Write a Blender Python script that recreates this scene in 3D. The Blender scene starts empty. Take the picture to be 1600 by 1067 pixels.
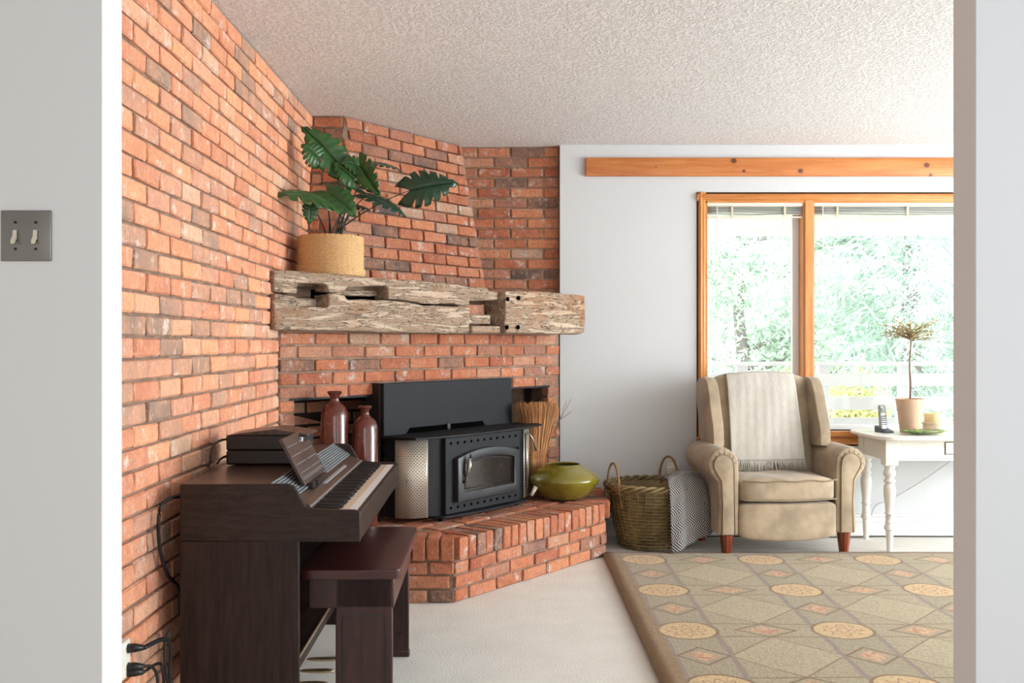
import bpy, bmesh, math, random
from mathutils import Vector, Matrix, noise
random.seed(7)
PI = math.pi
C = bpy.context.scene.collection
S = bpy.context.scene
R = random.uniform
# ------------------------------------------------------------------ camera
F = 1545.0; EYE = 1.2; CU = 795.0; CV = 537.0
cam_d = bpy.data.cameras.new('camera'); cam = bpy.data.objects.new('camera', cam_d); C.objects.link(cam)
cam.location = (0, 0, EYE); cam.rotation_euler = (PI/2, 0, 0)
cam_d.sensor_width = 36; cam_d.lens = F/1600*36
cam_d.shift_x = (800-CU)/1600; cam_d.shift_y = (CV-533.5)/1600
cam_d.clip_start = 0.05; cam_d.clip_end = 200
S.camera = cam
# ------------------------------------------------------------------ world, lights, exposure
w = bpy.data.worlds.new('sky'); S.world = w; w.use_nodes = True
bg = w.node_tree.nodes['Background']; bg.inputs[0].default_value = (0.95, 0.98, 1.0, 1); bg.inputs[1].default_value = 7.0
S.view_settings.view_transform = 'Standard'; S.view_settings.look = 'None'
S.view_settings.exposure = -0.57; S.view_settings.gamma = 1; S.view_settings.use_curve_mapping = False
def area(name, loc, direction, sx, sy, energy, col):
    d = bpy.data.lights.new(name, 'AREA'); d.shape = 'RECTANGLE'; d.size = sx; d.size_y = sy; d.energy = energy; d.color = col
    o = bpy.data.objects.new(name, d); C.objects.link(o); o.location = loc
    o.rotation_euler = Vector(direction).to_track_quat('-Z', 'Y').to_euler()
    return o
area('fill_side', (6.2, 3.7, 1.45), (-1, -0.03, -0.0), 3.2, 2.1, 500, (0.91, 0.96, 1.0))  # unseen fill lamp added before a closed wall to brighten the room
area('fill_hall', (2.52, 0.5, 1.5), (-1, 0.12, 0), 1.8, 1.5, 54, (0.68, 0.83, 1.0))  # added bluish fill out of view; the hall wall behind it has no opening
area('fill_rear', (0.2, -2.40, 1.5), (0, 1, 0), 3.4, 1.8, 62, (1.0, 0.965, 0.93))  # added frontal fill behind the camera; rear wall is solid

# ------------------------------------------------------------------ node helpers
class NT:
    def __init__(s, m): s.t = m.node_tree; s.n = s.t.nodes; s.l = s.t.links
    def new(s, k, **kw):
        n = s.n.new(k)
        for a, b in kw.items(): setattr(n, a, b)
        return n
    def put(s, sock, v):
        if hasattr(v, 'is_output') or isinstance(v, bpy.types.NodeSocket): s.l.new(v, sock)
        else:
            if isinstance(v, (tuple, list)) and len(v) == 3 and sock.type == 'RGBA': v = (*v, 1)
            sock.default_value = v
    def m(s, op, a, b=0.0, c=None, clamp=False):
        n = s.new('ShaderNodeMath', operation=op); n.use_clamp = clamp
        s.put(n.inputs[0], a); s.put(n.inputs[1], b)
        if c is not None: s.put(n.inputs[2], c)
        return n.outputs[0]
    def mix(s, f, a, b, mode='MIX'):
        n = s.new('ShaderNodeMix', data_type='RGBA', blend_type=mode)
        s.put(n.inputs[0], f); s.put(n.inputs[6], a); s.put(n.inputs[7], b)
        return n.outputs[2]
    def noise(s, vec, scale, detail=3, rough=0.5, dist=0.0):
        n = s.new('ShaderNodeTexNoise'); s.l.new(vec, n.inputs['Vector'])
        n.inputs['Scale'].default_value = scale; n.inputs['Detail'].default_value = detail
        n.inputs['Roughness'].default_value = rough; n.inputs['Distortion'].default_value = dist
        return n.outputs[0]
    def mapping(s, vec, scale=(1, 1, 1), loc=(0, 0, 0)):
        n = s.new('ShaderNodeMapping'); s.l.new(vec, n.inputs[0]); n.inputs[3].default_value = scale; n.inputs[1].default_value = loc
        return n.outputs[0]
    def pos(s): return s.new('ShaderNodeNewGeometry').outputs['Position']
    def obj(s): return s.new('ShaderNodeTexCoord').outputs['Object']
    def uv(s): return s.new('ShaderNodeTexCoord').outputs['UV']
    def step(s, x, lo, hi):
        n = s.new('ShaderNodeMapRange'); n.interpolation_type = 'SMOOTHSTEP'
        s.put(n.inputs[0], x); n.inputs[1].default_value = lo; n.inputs[2].default_value = hi
        return n.outputs[0]
    def ramp(s, x, stops, interp='LINEAR'):
        n = s.new('ShaderNodeValToRGB'); n.color_ramp.interpolation = interp; s.put(n.inputs[0], x)
        e = n.color_ramp.elements
        e[0].position = stops[0][0]; e[0].color = (*stops[0][1], 1); e[1].position = stops[1][0]; e[1].color = (*stops[1][1], 1)
        for p, c in stops[2:]: q = e.new(p); q.color = (*c, 1)
        return n.outputs[0]
    def bump(s, h, strength, dist=0.01):
        n = s.new('ShaderNodeBump'); n.inputs['Strength'].default_value = strength; n.inputs['Distance'].default_value = dist
        s.l.new(h, n.inputs['Height']); return n.outputs[0]
def srgb(r, g, b):
    f = lambda c: (c/255/12.92) if c/255 <= 0.04045 else ((c/255+0.055)/1.055)**2.4
    return (f(r), f(g), f(b))
def mat(name, col, rough=0.6, metal=0.0, spec=0.5, var=0.0, vscale=8, bump=0.0, bscale=60, bdist=0.003, coat=0.0, sheen=0.0, stretch=(1, 1, 1)):
    m = bpy.data.materials.new(name); m.use_nodes = True; t = NT(m); p = t.n['Principled BSDF']
    p.inputs['Base Color'].default_value = (*col, 1); p.inputs['Roughness'].default_value = rough; p.inputs['Metallic'].default_value = metal
    p.inputs['Specular IOR Level'].default_value = spec; p.inputs['Coat Weight'].default_value = coat; p.inputs['Sheen Weight'].default_value = sheen
    if var or bump:
        co = t.mapping(t.obj(), stretch)
    if var:
        n = t.noise(co, vscale, 4, 0.6)
        c = t.mix(t.step(n, 0.3, 0.7), tuple(x*(1-var) for x in col), tuple(min(1, x*(1+var)) for x in col))
        t.l.new(c, p.inputs['Base Color'])
    if bump:
        t.l.new(t.bump(t.noise(co, bscale, 3, 0.6), bump, bdist), p.inputs['Normal'])
    return m
def wood(name, c1, c2, stretch, scale=6, rough=0.45, bump=0.1, coat=0.0, spec=0.5):
    m = bpy.data.materials.new(name); m.use_nodes = True; t = NT(m); p = t.n['Principled BSDF']
    co = t.mapping(t.obj(), stretch)
    n = t.noise(co, scale, 6, 0.65, 0.6); f = t.noise(co, scale*7, 3, 0.6)
    x = t.m('ADD', t.m('MULTIPLY', n, 0.7), t.m('MULTIPLY', f, 0.3))
    t.l.new(t.mix(t.step(x, 0.36, 0.64), c1, c2), p.inputs['Base Color'])
    p.inputs['Roughness'].default_value = rough; p.inputs['Coat Weight'].default_value = coat; p.inputs['Specular IOR Level'].default_value = spec
    if bump: t.l.new(t.bump(x, bump, 0.002), p.inputs['Normal'])
    return m

def brick_mat(name, single, pale=0.0):
    m = bpy.data.materials.new(name); m.use_nodes = True; t = NT(m); p = t.n['Principled BSDF']
    rnd = t.new('ShaderNodeObjectInfo').outputs['Random'] if single else t.new('ShaderNodeNewGeometry').outputs['Random Per Island']
    pal = [(0.0, srgb(186, 98, 66)), (0.10, srgb(206, 122, 88)), (0.20, srgb(176, 86, 58)), (0.30, srgb(202, 140, 110)), (0.38, srgb(214, 128, 84)),
           (0.48, srgb(164, 110, 92)), (0.55, srgb(196, 104, 66)), (0.66, srgb(184, 118, 96)), (0.74, srgb(192, 156, 132)), (0.79, srgb(148, 110, 98)),
           (0.85, srgb(202, 112, 74)), (0.92, srgb(118, 98, 90)), (0.965, srgb(92, 86, 84))]
    c = t.ramp(rnd, pal, 'CONSTANT')
    ps = t.pos()
    off = t.new('ShaderNodeVectorMath', operation='ADD'); t.l.new(ps, off.inputs[0])
    cv = t.new('ShaderNodeCombineXYZ'); t.l.new(t.m('MULTIPLY', rnd, 31.0), cv.inputs[0]); t.l.new(t.m('MULTIPLY', rnd, 17.0), cv.inputs[1])
    t.l.new(cv.outputs[0], off.inputs[1]); v = off.outputs[0]
    big = t.noise(v, 9, 4, 0.6); fine = t.noise(v, 70, 4, 0.7); lime = t.noise(v, 13, 5, 0.72)
    c = t.mix(t.m('MULTIPLY', t.step(big, 0.35, 0.7), 0.45), c, srgb(212, 136, 98))
    mid = t.noise(v, 26, 5, 0.7)
    c = t.mix(t.m('MULTIPLY', t.step(fine, 0.45, 0.7), 0.45), c, srgb(118, 68, 52))
    c = t.mix(t.m('MULTIPLY', t.step(mid, 0.5, 0.68), 0.40), c, srgb(142, 92, 74))
    c = t.mix(t.m('MULTIPLY', t.step(t.m('SUBTRACT', 1.0, mid), 0.52, 0.7), 0.45), c, srgb(226, 154, 112))
    c = t.mix(t.m('MULTIPLY', t.step(lime, 0.55, 0.68), 0.7), c, srgb(216, 202, 190))
    if pale: c = t.mix(pale, c, srgb(232, 184, 152))  # with the raised value below, extra light is put into the brick colour
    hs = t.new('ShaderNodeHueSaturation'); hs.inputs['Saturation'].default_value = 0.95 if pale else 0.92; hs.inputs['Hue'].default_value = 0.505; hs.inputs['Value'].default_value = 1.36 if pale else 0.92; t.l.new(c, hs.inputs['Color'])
    t.l.new(hs.outputs[0], p.inputs['Base Color']); p.inputs['Roughness'].default_value = 0.9; p.inputs['Specular IOR Level'].default_value = 0.25
    h = t.m('ADD', t.m('MULTIPLY', t.noise(v, 28, 4, 0.65), 1.0), t.m('MULTIPLY', fine, 0.5))
    t.l.new(t.bump(h, 0.9, 0.009), p.inputs['Normal'])
    return m
M = {}
M['brick'] = brick_mat('brick', True); M['brick_far'] = brick_mat('lit_brick_joined', False, .22); M['brick_lit'] = brick_mat('lit_brick', True, .22)  # left wall bricks lightened to stand in for light missing there
M['mortar'] = mat('mortar', srgb(150, 126, 108), 0.95, spec=0.1, var=0.25, vscale=14, bump=0.8, bscale=90, bdist=0.006)
M['wall'] = mat('white_wall_paint', srgb(216, 219, 221), 0.75, spec=0.25, bump=0.08, bscale=160, bdist=0.001)
M['hall'] = mat('hall_wall_paint', srgb(232, 229, 226), 0.75, spec=0.25, bump=0.05, bscale=160, bdist=0.001)
M['trim'] = mat('white_trim_paint', srgb(236, 236, 233), 0.4)
M['pine'] = wood('pine_trim', srgb(206, 132, 66), srgb(226, 162, 98), (1, 1, 1), 5, 0.35, 0.05, coat=0.2)
M['pine_h'] = wood('pine_trim_horizontal', srgb(204, 126, 60), srgb(224, 156, 92), (0.6, 9, 9), 3, 0.35, 0.05, coat=0.2)
M['pine_v'] = wood('pine_trim_vertical', srgb(200, 124, 58), srgb(224, 158, 94), (12, 9, 0.5), 3, 0.35, 0.05, coat=0.2)
M['white_plastic'] = mat('cream_plastic', srgb(238, 234, 220), 0.4)
M['walnut'] = wood('dark_walnut_veneer_horizontal', srgb(30, 21, 18), srgb(56, 40, 33), (2.0, 1, 14), 5, 0.45, 0.04, spec=0.28)
M['walnut_v'] = wood('dark_walnut_veneer_vertical', srgb(28, 19, 16), srgb(52, 36, 30), (14, 14, 1.2), 4, 0.45, 0.04, spec=0.28)
M['walnut_top'] = wood('walnut_veneer_top', srgb(48, 36, 32), srgb(76, 58, 50), (14, 1.2, 4), 4, 0.36, 0.03, coat=0.1)
M['black'] = mat('black_plastic', srgb(26, 26, 28), 0.4)
M['black_key'] = mat('black_key', srgb(16, 14, 16), 0.55)
M['ivory'] = mat('ivory_key', srgb(226, 212, 190), 0.3)
M['key_front'] = mat('white_key_front', srgb(238, 240, 240), 0.35)
M['silver'] = mat('silver_strip', srgb(190, 196, 200), 0.35, 0.6)
M['grille'] = mat('grey_grille', srgb(130, 140, 144), 0.45, 0.2)
M['brass'] = mat('worn_brass', srgb(200, 178, 142), 0.3, 0.9)
M['leather'] = mat('oxblood_leather', srgb(66, 30, 28), 0.33, var=0.15, bump=0.25, bscale=260, bdist=0.001, coat=0.15)
M['mahogany'] = wood('dark_mahogany', srgb(44, 24, 22), srgb(66, 36, 32), (10, 10, 1), 4, 0.35, 0.02)
M['iron'] = mat('black_cast_iron', srgb(28, 30, 33), 0.55, 0.0, spec=0.25, var=0.12, vscale=5, bump=0.15, bscale=220, bdist=0.001)
M['steel_plate'] = mat('painted_steel_plate', srgb(34, 37, 41), 0.6, 0.0, spec=0.22, var=0.1, vscale=4)
M['pewter'] = mat('pewter_door_frame', srgb(66, 68, 70), 0.38, 0.6, var=0.1)
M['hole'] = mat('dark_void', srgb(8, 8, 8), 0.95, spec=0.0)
M['niche'] = mat('dark_masonry', srgb(42, 34, 30), 0.95, var=0.4, vscale=8, bump=0.5, bscale=40)  # dark mottled lining of the niche
M['spring'] = mat('coiled_steel', srgb(170, 168, 160), 0.3, 0.9)
M['olive'] = mat('olive_glaze', srgb(122, 112, 34), 0.12, var=0.1, vscale=4, coat=0.8)
M['olive_in'] = mat('olive_glaze_inside', srgb(78, 76, 30), 0.25)
M['cowrie'] = mat('rust_brown_glaze', srgb(92, 42, 32), 0.2, var=0.28, vscale=9, coat=0.6, bump=0.1, bscale=60)
M['straw_old'] = mat('broom_straw', srgb(204, 146, 92), 0.8, var=0.3, vscale=30)
M['twine'] = mat('broom_binding', srgb(160, 104, 60), 0.8)
M['willow'] = mat('green_brown_willow', srgb(134, 116, 78), 0.6, var=0.35, vscale=10, bump=0.15, bscale=90, bdist=0.002)
M['willow_lt'] = mat('tan_willow', srgb(150, 116, 78), 0.55, var=0.25, vscale=14)
M['seagrass'] = mat('seagrass_weave', srgb(222, 184, 132), 0.8, var=0.12, vscale=90, bump=0.2, bscale=150, bdist=0.003)
M['leaf'] = mat('monstera_leaf', srgb(46, 92, 42), 0.42, var=0.35, vscale=9, coat=0.2)
M['leaf_dk'] = mat('monstera_leaf_dark', srgb(28, 66, 44), 0.35, var=0.3, vscale=9, coat=0.2)
M['stem'] = mat('dark_stem', srgb(40, 46, 34), 0.5)
M['soil'] = mat('potting_soil', srgb(50, 38, 30), 0.95, bump=0.5)
M['suede'] = mat('beige_suede', srgb(172, 154, 130), 0.85, spec=0.2, var=0.22, vscale=6, bump=0.3, bscale=18, bdist=0.004, sheen=0.25)
M['suede_dk'] = mat('beige_suede_seam', srgb(150, 134, 110), 0.85, spec=0.2)
M['cherry'] = wood('red_brown_leg', srgb(92, 38, 20), srgb(140, 62, 34), (8, 8, 1), 4, 0.25, 0.02, coat=0.5)
M['throw'] = mat('ivory_woven_cotton', srgb(198, 193, 183), 0.95, spec=0.1, var=0.05, vscale=60, bump=0.7, bscale=260, bdist=0.003, stretch=(1, 1, 0.35))
M['white_wood'] = mat('white_painted_wood', srgb(232, 230, 222), 0.35, var=0.03, vscale=6)
M['clay'] = mat('pale_clay_pot', srgb(214, 182, 154), 0.8, var=0.08, vscale=8)
M['twig'] = mat('dry_twig', srgb(120, 92, 76), 0.8)
M['dry'] = mat('dry_yellow_needles', srgb(176, 156, 96), 0.8, var=0.3, vscale=40)
M['green_glaze'] = mat('green_leaf_dish', srgb(120, 140, 82), 0.2, var=0.2, vscale=20, coat=0.6)
M['wax'] = mat('cream_wax', srgb(240, 222, 170), 0.5)
M['cream_box'] = mat('cream_ceramic', srgb(226, 210, 180), 0.4, var=0.08, vscale=60)
M['phone'] = mat('silver_phone_plastic', srgb(150, 152, 150), 0.35, 0.3)
M['screen'] = mat('phone_display', srgb(92, 112, 92), 0.2)
M['dark_blue'] = mat('dark_phone_base', srgb(54, 62, 76), 0.35)
M['bronze'] = mat('brushed_bronze_plate', srgb(140, 136, 130), 0.34, 0.85, var=0.06, vscale=3)
M['toggle'] = mat('ivory_toggle', srgb(228, 214, 190), 0.4)
M['deck'] = mat('deck_boards', srgb(190, 188, 184), 0.7)
M['rail'] = mat('white_rail_paint', srgb(240, 240, 240), 0.5)
M['bark'] = mat('grey_bark', srgb(150, 140, 140), 0.9, bump=0.6, bscale=20)
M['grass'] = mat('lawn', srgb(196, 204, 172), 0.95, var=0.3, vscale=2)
M['cable'] = mat('black_cable', srgb(18, 17, 17), 0.45)
M['cable_w'] = mat('pale_cable', srgb(190, 186, 178), 0.5)
def foliage(name, a, b):
    m = bpy.data.materials.new(name); m.use_nodes = True; t = NT(m); p = t.n['Principled BSDF']
    r = t.new('ShaderNodeNewGeometry').outputs['Random Per Island']
    n = t.noise(t.pos(), 1.2, 3, 0.6)
    t.l.new(t.mix(t.m('ADD', t.m('MULTIPLY', r, 0.6), t.m('MULTIPLY', n, 0.4)), a, b), p.inputs['Base Color'])
    p.inputs['Roughness'].default_value = 0.7
    p.inputs['Subsurface Weight'].default_value = 0.0
    return m
M['spruce'] = foliage('spruce_needles', srgb(166, 204, 186), srgb(236, 246, 238))  # window glare put into the near-white needle colours
M['pinef'] = foliage('pine_needles', srgb(170, 206, 188), srgb(238, 246, 232))  # bleached like the spruce, glare painted into the colour
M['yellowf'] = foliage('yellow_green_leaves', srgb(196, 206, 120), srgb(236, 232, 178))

M['straw'] = foliage('broom_straw', srgb(150, 92, 50), srgb(232, 178, 120))
def m_glass():
    m = bpy.data.materials.new('window_glass'); m.use_nodes = True; t = NT(m); n = t.n
    out = n['Material Output']; n.remove(n['Principled BSDF'])
    tr = t.new('ShaderNodeBsdfTransparent'); gl = t.new('ShaderNodeBsdfGlossy'); gl.inputs['Roughness'].default_value = 0.02
    mx = t.new('ShaderNodeMixShader'); mx.inputs[0].default_value = 0.04
    t.l.new(tr.outputs[0], mx.inputs[1]); t.l.new(gl.outputs[0], mx.inputs[2]); t.l.new(mx.outputs[0], out.inputs[0])
    return m
M['glass'] = m_glass()
def m_stove_glass():
    m = mat('smoky_stove_glass', srgb(40, 36, 34), 0.12, spec=0.6, var=0.5, vscale=3)
    return m
M['stove_glass'] = m_stove_glass()
def m_mesh():
    m = bpy.data.materials.new('perforated_silver_screen'); m.use_nodes = True; t = NT(m); p = t.n['Principled BSDF']
    sep = t.new('ShaderNodeSeparateXYZ'); t.l.new(t.uv(), sep.inputs[0])
    u = t.m('MULTIPLY', sep.outputs[0], 15.0); v = t.m('MULTIPLY', sep.outputs[1], 46.0)
    row = t.m('FLOOR', v); u2 = t.m('ADD', u, t.m('MULTIPLY', t.m('MODULO', row, 2.0), 0.5))
    a = t.m('ABSOLUTE', t.m('SUBTRACT', t.m('FRACT', u2), 0.5)); b = t.m('ABSOLUTE', t.m('SUBTRACT', t.m('FRACT', v), 0.5))
    d = t.m('MAXIMUM', t.m('MULTIPLY', a, 1.0), t.m('MULTIPLY', b, 1.3))
    hole = t.m('SUBTRACT', 1.0, t.step(d, 0.25, 0.36))
    t.l.new(t.mix(hole, srgb(216, 206, 190), srgb(60, 54, 48)), p.inputs['Base Color'])
    p.inputs['Metallic'].default_value = 0.55; p.inputs['Roughness'].default_value = 0.35
    t.l.new(t.bump(t.m('SUBTRACT', 1.0, hole), 0.6, 0.002), p.inputs['Normal'])
    return m
M['mesh'] = m_mesh()
def m_ceiling():
    m = bpy.data.materials.new('popcorn_ceiling'); m.use_nodes = True; t = NT(m); p = t.n['Principled BSDF']
    ps = t.pos(); a = t.noise(ps, 62, 3, 0.6); b = t.noise(ps, 150, 3, 0.6)
    h = t.m('MULTIPLY', t.m('ADD', t.step(a, 0.42, 0.6), b), 0.62)
    t.l.new(t.bump(h, 0.7, 0.006), p.inputs['Normal'])
    t.l.new(t.mix(h, srgb(226, 224, 222), srgb(250, 250, 250)), p.inputs['Base Color']); p.inputs['Roughness'].default_value = 0.95  # low spots tinted darker: shade between granules put into the colour
    p.inputs['Specular IOR Level'].default_value = 0.1
    return m
M['ceiling'] = m_ceiling()
def m_carpet():
    m = bpy.data.materials.new('cream_carpet'); m.use_nodes = True; t = NT(m); p = t.n['Principled BSDF']
    ps = t.pos(); a = t.noise(ps, 110, 4, 0.75); b = t.noise(ps, 5, 4, 0.6)
    t.l.new(t.mix(t.m('MULTIPLY', t.m('ADD', a, b), 0.5), srgb(218, 212, 202), srgb(255, 252, 245)), p.inputs['Base Color'])
    t.l.new(t.bump(a, 0.8, 0.006), p.inputs['Normal']); p.inputs['Roughness'].default_value = 1.0; p.inputs['Specular IOR Level'].default_value = 0.1
    return m
M['carpet'] = m_carpet()
def m_pine_board():
    m = bpy.data.materials.new('knotty_pine'); m.use_nodes = True; t = NT(m); p = t.n['Principled BSDF']
    ps = t.pos(); co = t.mapping(ps, (0.7, 6, 9))
    n = t.noise(co, 4, 6, 0.65, 0.5)
    c = t.mix(t.step(n, 0.3, 0.7), srgb(196, 112, 54), srgb(218, 144, 82))
    sep = t.new('ShaderNodeSeparateXYZ'); t.l.new(ps, sep.inputs[0])
    for X, Z, r in ((1.405, 2.343, .020), (1.468, 2.279, .011), (1.822, 2.279, .018), (2.61, 2.315, .02), (2.635, 2.254, .012), (.92, 2.306, .005), (2.03, 2.35, .004)):
        d = t.m('SQRT', t.m('ADD', t.m('POWER', t.m('ABSOLUTE', t.m('SUBTRACT', sep.outputs[0], X)), 2.0), t.m('POWER', t.m('ABSOLUTE', t.m('MULTIPLY', t.m('SUBTRACT', sep.outputs[2], Z), 1.15)), 2.0)))
        c = t.mix(t.m('MULTIPLY', t.m('SUBTRACT', 1.0, t.step(d, r*.8, r*2.6)), .35), c, srgb(190, 96, 40))
        c = t.mix(t.m('SUBTRACT', 1.0, t.step(d, r*.75, r*1.05)), c, srgb(104, 62, 46))
    t.l.new(c, p.inputs['Base Color']); p.inputs['Roughness'].default_value = 0.35; p.inputs['Coat Weight'].default_value = 0.2
    return m
M['knotty'] = m_pine_board()
def m_beam():
    m = bpy.data.materials.new('weathered_hewn_timber'); m.use_nodes = True; t = NT(m); p = t.n['Principled BSDF']
    o = t.obj(); co = t.mapping(o, (1.3, 10, 10))
    g = t.noise(co, 3.2, 8, 0.72, 0.5); b = t.noise(o, 2.6, 4, 0.6); f = t.noise(t.mapping(o, (3, 30, 30)), 6, 4, 0.7); sp = t.noise(o, 60, 3, 0.7)
    c = t.mix(t.step(g, 0.3, 0.72), srgb(158, 130, 106), srgb(228, 208, 184))
    c = t.mix(t.m('MULTIPLY', t.step(b, 0.52, 0.68), 0.55), c, srgb(186, 124, 82))
    c = t.mix(t.m('MULTIPLY', t.step(f, 0.58, 0.72), 0.6), c, srgb(104, 82, 66))
    c = t.mix(t.m('MULTIPLY', t.step(sp, 0.6, 0.7), 0.7), c, srgb(84, 66, 54))
    crack = t.m('SUBTRACT', 1.0, t.step(t.m('ABSOLUTE', t.m('SUBTRACT', g, 0.5)), 0.004, 0.014))
    c = t.mix(t.m('MULTIPLY', crack, t.step(b, 0.42, 0.5)), c, srgb(52, 38, 30))
    t.l.new(c, p.inputs['Base Color']); p.inputs['Roughness'].default_value = 0.9; p.inputs['Specular IOR Level'].default_value = 0.2
    h = t.m('SUBTRACT', t.m('ADD', g, t.m('MULTIPLY', f, 0.6)), t.m('MULTIPLY', crack, 0.4))
    t.l.new(t.bump(h, 0.8, 0.012), p.inputs['Normal'])
    return m
M['beam'] = m_beam()
def m_rug():
    m = bpy.data.materials.new('patterned_wool_rug'); m.use_nodes = True; t = NT(m); p = t.n['Principled BSDF']
    ps = t.pos(); sep = t.new('ShaderNodeSeparateXYZ'); t.l.new(ps, sep.inputs[0])
    wob = t.m('MULTIPLY', t.m('SUBTRACT', t.noise(ps, 9, 2), 0.5), 0.02)
    X = t.m('ADD', sep.outputs[0], wob); Y = t.m('ADD', sep.outputs[1], wob)
    px, py = 0.64, 0.665
    def cell(v, c, per): return t.m('SUBTRACT', t.m('FRACT', t.m('ADD', t.m('DIVIDE', t.m('SUBTRACT', v, c), per), 10.5)), 0.5)
    dx0 = t.m('ABSOLUTE', t.m('MULTIPLY', cell(X, .735, px), px)); dy0 = t.m('ABSOLUTE', t.m('MULTIPLY', cell(Y, 5.395, py), py))
    dx1 = t.m('SUBTRACT', px/2, dx0); dy1 = t.m('SUBTRACT', py/2, dy0)
    base = t.mix(t.noise(t.mapping(ps, (2, 14, 1)), 8, 4, 0.7), srgb(148, 134, 102), srgb(180, 166, 134))
    band = t.m('SUBTRACT', 1.0, t.step(dx0, .098, .102))
    c = t.mix(t.m('MULTIPLY', band, .45), base, srgb(150, 136, 112))
    brown = srgb(124, 94, 52); grey = srgb(140, 122, 108)
    def line(d, w): return t.m('SUBTRACT', 1.0, t.step(t.m('ABSOLUTE', d), w*.6, w*1.3))
    # big lozenge
    dl = t.m('ADD', t.m('DIVIDE', dx1, .215), t.m('DIVIDE', dy1, .24))
    c = t.mix(t.m('MULTIPLY', t.m('SUBTRACT', 1.0, t.step(dl, .97, 1.0)), .4), c, srgb(186, 172, 134))
    c = t.mix(line(t.m('SUBTRACT', dl, 1.0), .022), c, brown)
    c = t.mix(line(t.m('SUBTRACT', dy0, .09), .005), c, brown)
    c = t.mix(line(t.m('SUBTRACT', dx0, .108), .012), c, grey)
    for a, b, rx, ry in ((dx1, dy0, .125, .09), (dx0, dy1, .10, .105)):
        dd = t.m('ADD', t.m('DIVIDE', a, rx), t.m('DIVIDE', b, ry))
        sq = t.noise(ps, 70, 2)
        c = t.mix(t.m('SUBTRACT', 1.0, t.step(dd, .55, .7)), c, t.mix(t.step(sq, .45, .6), srgb(208, 168, 126), srgb(182, 124, 88)))
        c = t.mix(line(t.m('SUBTRACT', dd, 1.0), .09), c, brown)
    r = t.m('SQRT', t.m('ADD', t.m('MULTIPLY', dx0, dx0), t.m('MULTIPLY', dy0, dy0)))
    c = t.mix(t.m('SUBTRACT', 1.0, t.step(r, .118, .122)), c, srgb(206, 174, 124))
    c = t.mix(line(t.m('SUBTRACT', r, .122), .007), c, brown)
    ang = t.m('ARCTAN2', dy0, dx0)
    pet = t.m('SUBTRACT', r, t.m('ADD', .062, t.m('MULTIPLY', t.m('COSINE', t.m('MULTIPLY', ang, 8.0)), .016)))
    c = t.mix(t.m('MULTIPLY', line(pet, .005), .75), c, srgb(150, 84, 56))
    c = t.mix(t.m('MULTIPLY', line(t.m('SUBTRACT', r, .025), .005), .6), c, srgb(160, 100, 76))
    # border
    bx = t.m('MINIMUM', t.m('SUBTRACT', X, .53), t.m('SUBTRACT', 3.02, X)); by = t.m('MINIMUM', t.m('MULTIPLY', t.m('SUBTRACT', 5.60, Y), 1.5), t.m('SUBTRACT', Y, 2.5))
    bd = t.m('SUBTRACT', 1.0, t.step(t.m('MINIMUM', bx, by), .085, .10))
    c = t.mix(bd, c, t.mix(t.noise(ps, 14, 3), srgb(122, 92, 50), srgb(158, 126, 78)))
    pile = t.noise(t.mapping(ps, (34, 15, 20)), 2.6, 4, .7)
    c = t.mix(t.m('MULTIPLY', t.step(pile, .42, .62), .34), c, srgb(112, 98, 74))
    t.l.new(c, p.inputs['Base Color']); p.inputs['Roughness'].default_value = .9; p.inputs['Sheen Weight'].default_value = .2; p.inputs['Specular IOR Level'].default_value = .25
    t.l.new(t.bump(pile, .7, .005), p.inputs['Normal'])
    return m
M['rug'] = m_rug()
def m_herring():
    m = bpy.data.materials.new('herringbone_wool'); m.use_nodes = True; t = NT(m); p = t.n['Principled BSDF']
    sep = t.new('ShaderNodeSeparateXYZ'); t.l.new(t.uv(), sep.inputs[0])
    u = t.m('MULTIPLY', sep.outputs[0], 5.0); v = sep.outputs[1]
    tri = t.m('ABSOLUTE', t.m('SUBTRACT', t.m('FRACT', t.m('MULTIPLY', v, 5.5)), .5))
    s = t.m('FRACT', t.m('ADD', t.m('MULTIPLY', sep.outputs[0], 26.0), t.m('MULTIPLY', tri, 6.0)))
    f = t.m('SUBTRACT', 1.0, t.step(t.m('ABSOLUTE', t.m('SUBTRACT', s, .5)), .13, .27))
    t.l.new(t.mix(f, srgb(52, 52, 56), srgb(186, 182, 178)), p.inputs['Base Color']); p.inputs['Roughness'].default_value = .95
    t.l.new(t.bump(f, .3, .002), p.inputs['Normal'])
    return m
M['herring'] = m_herring()

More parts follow.
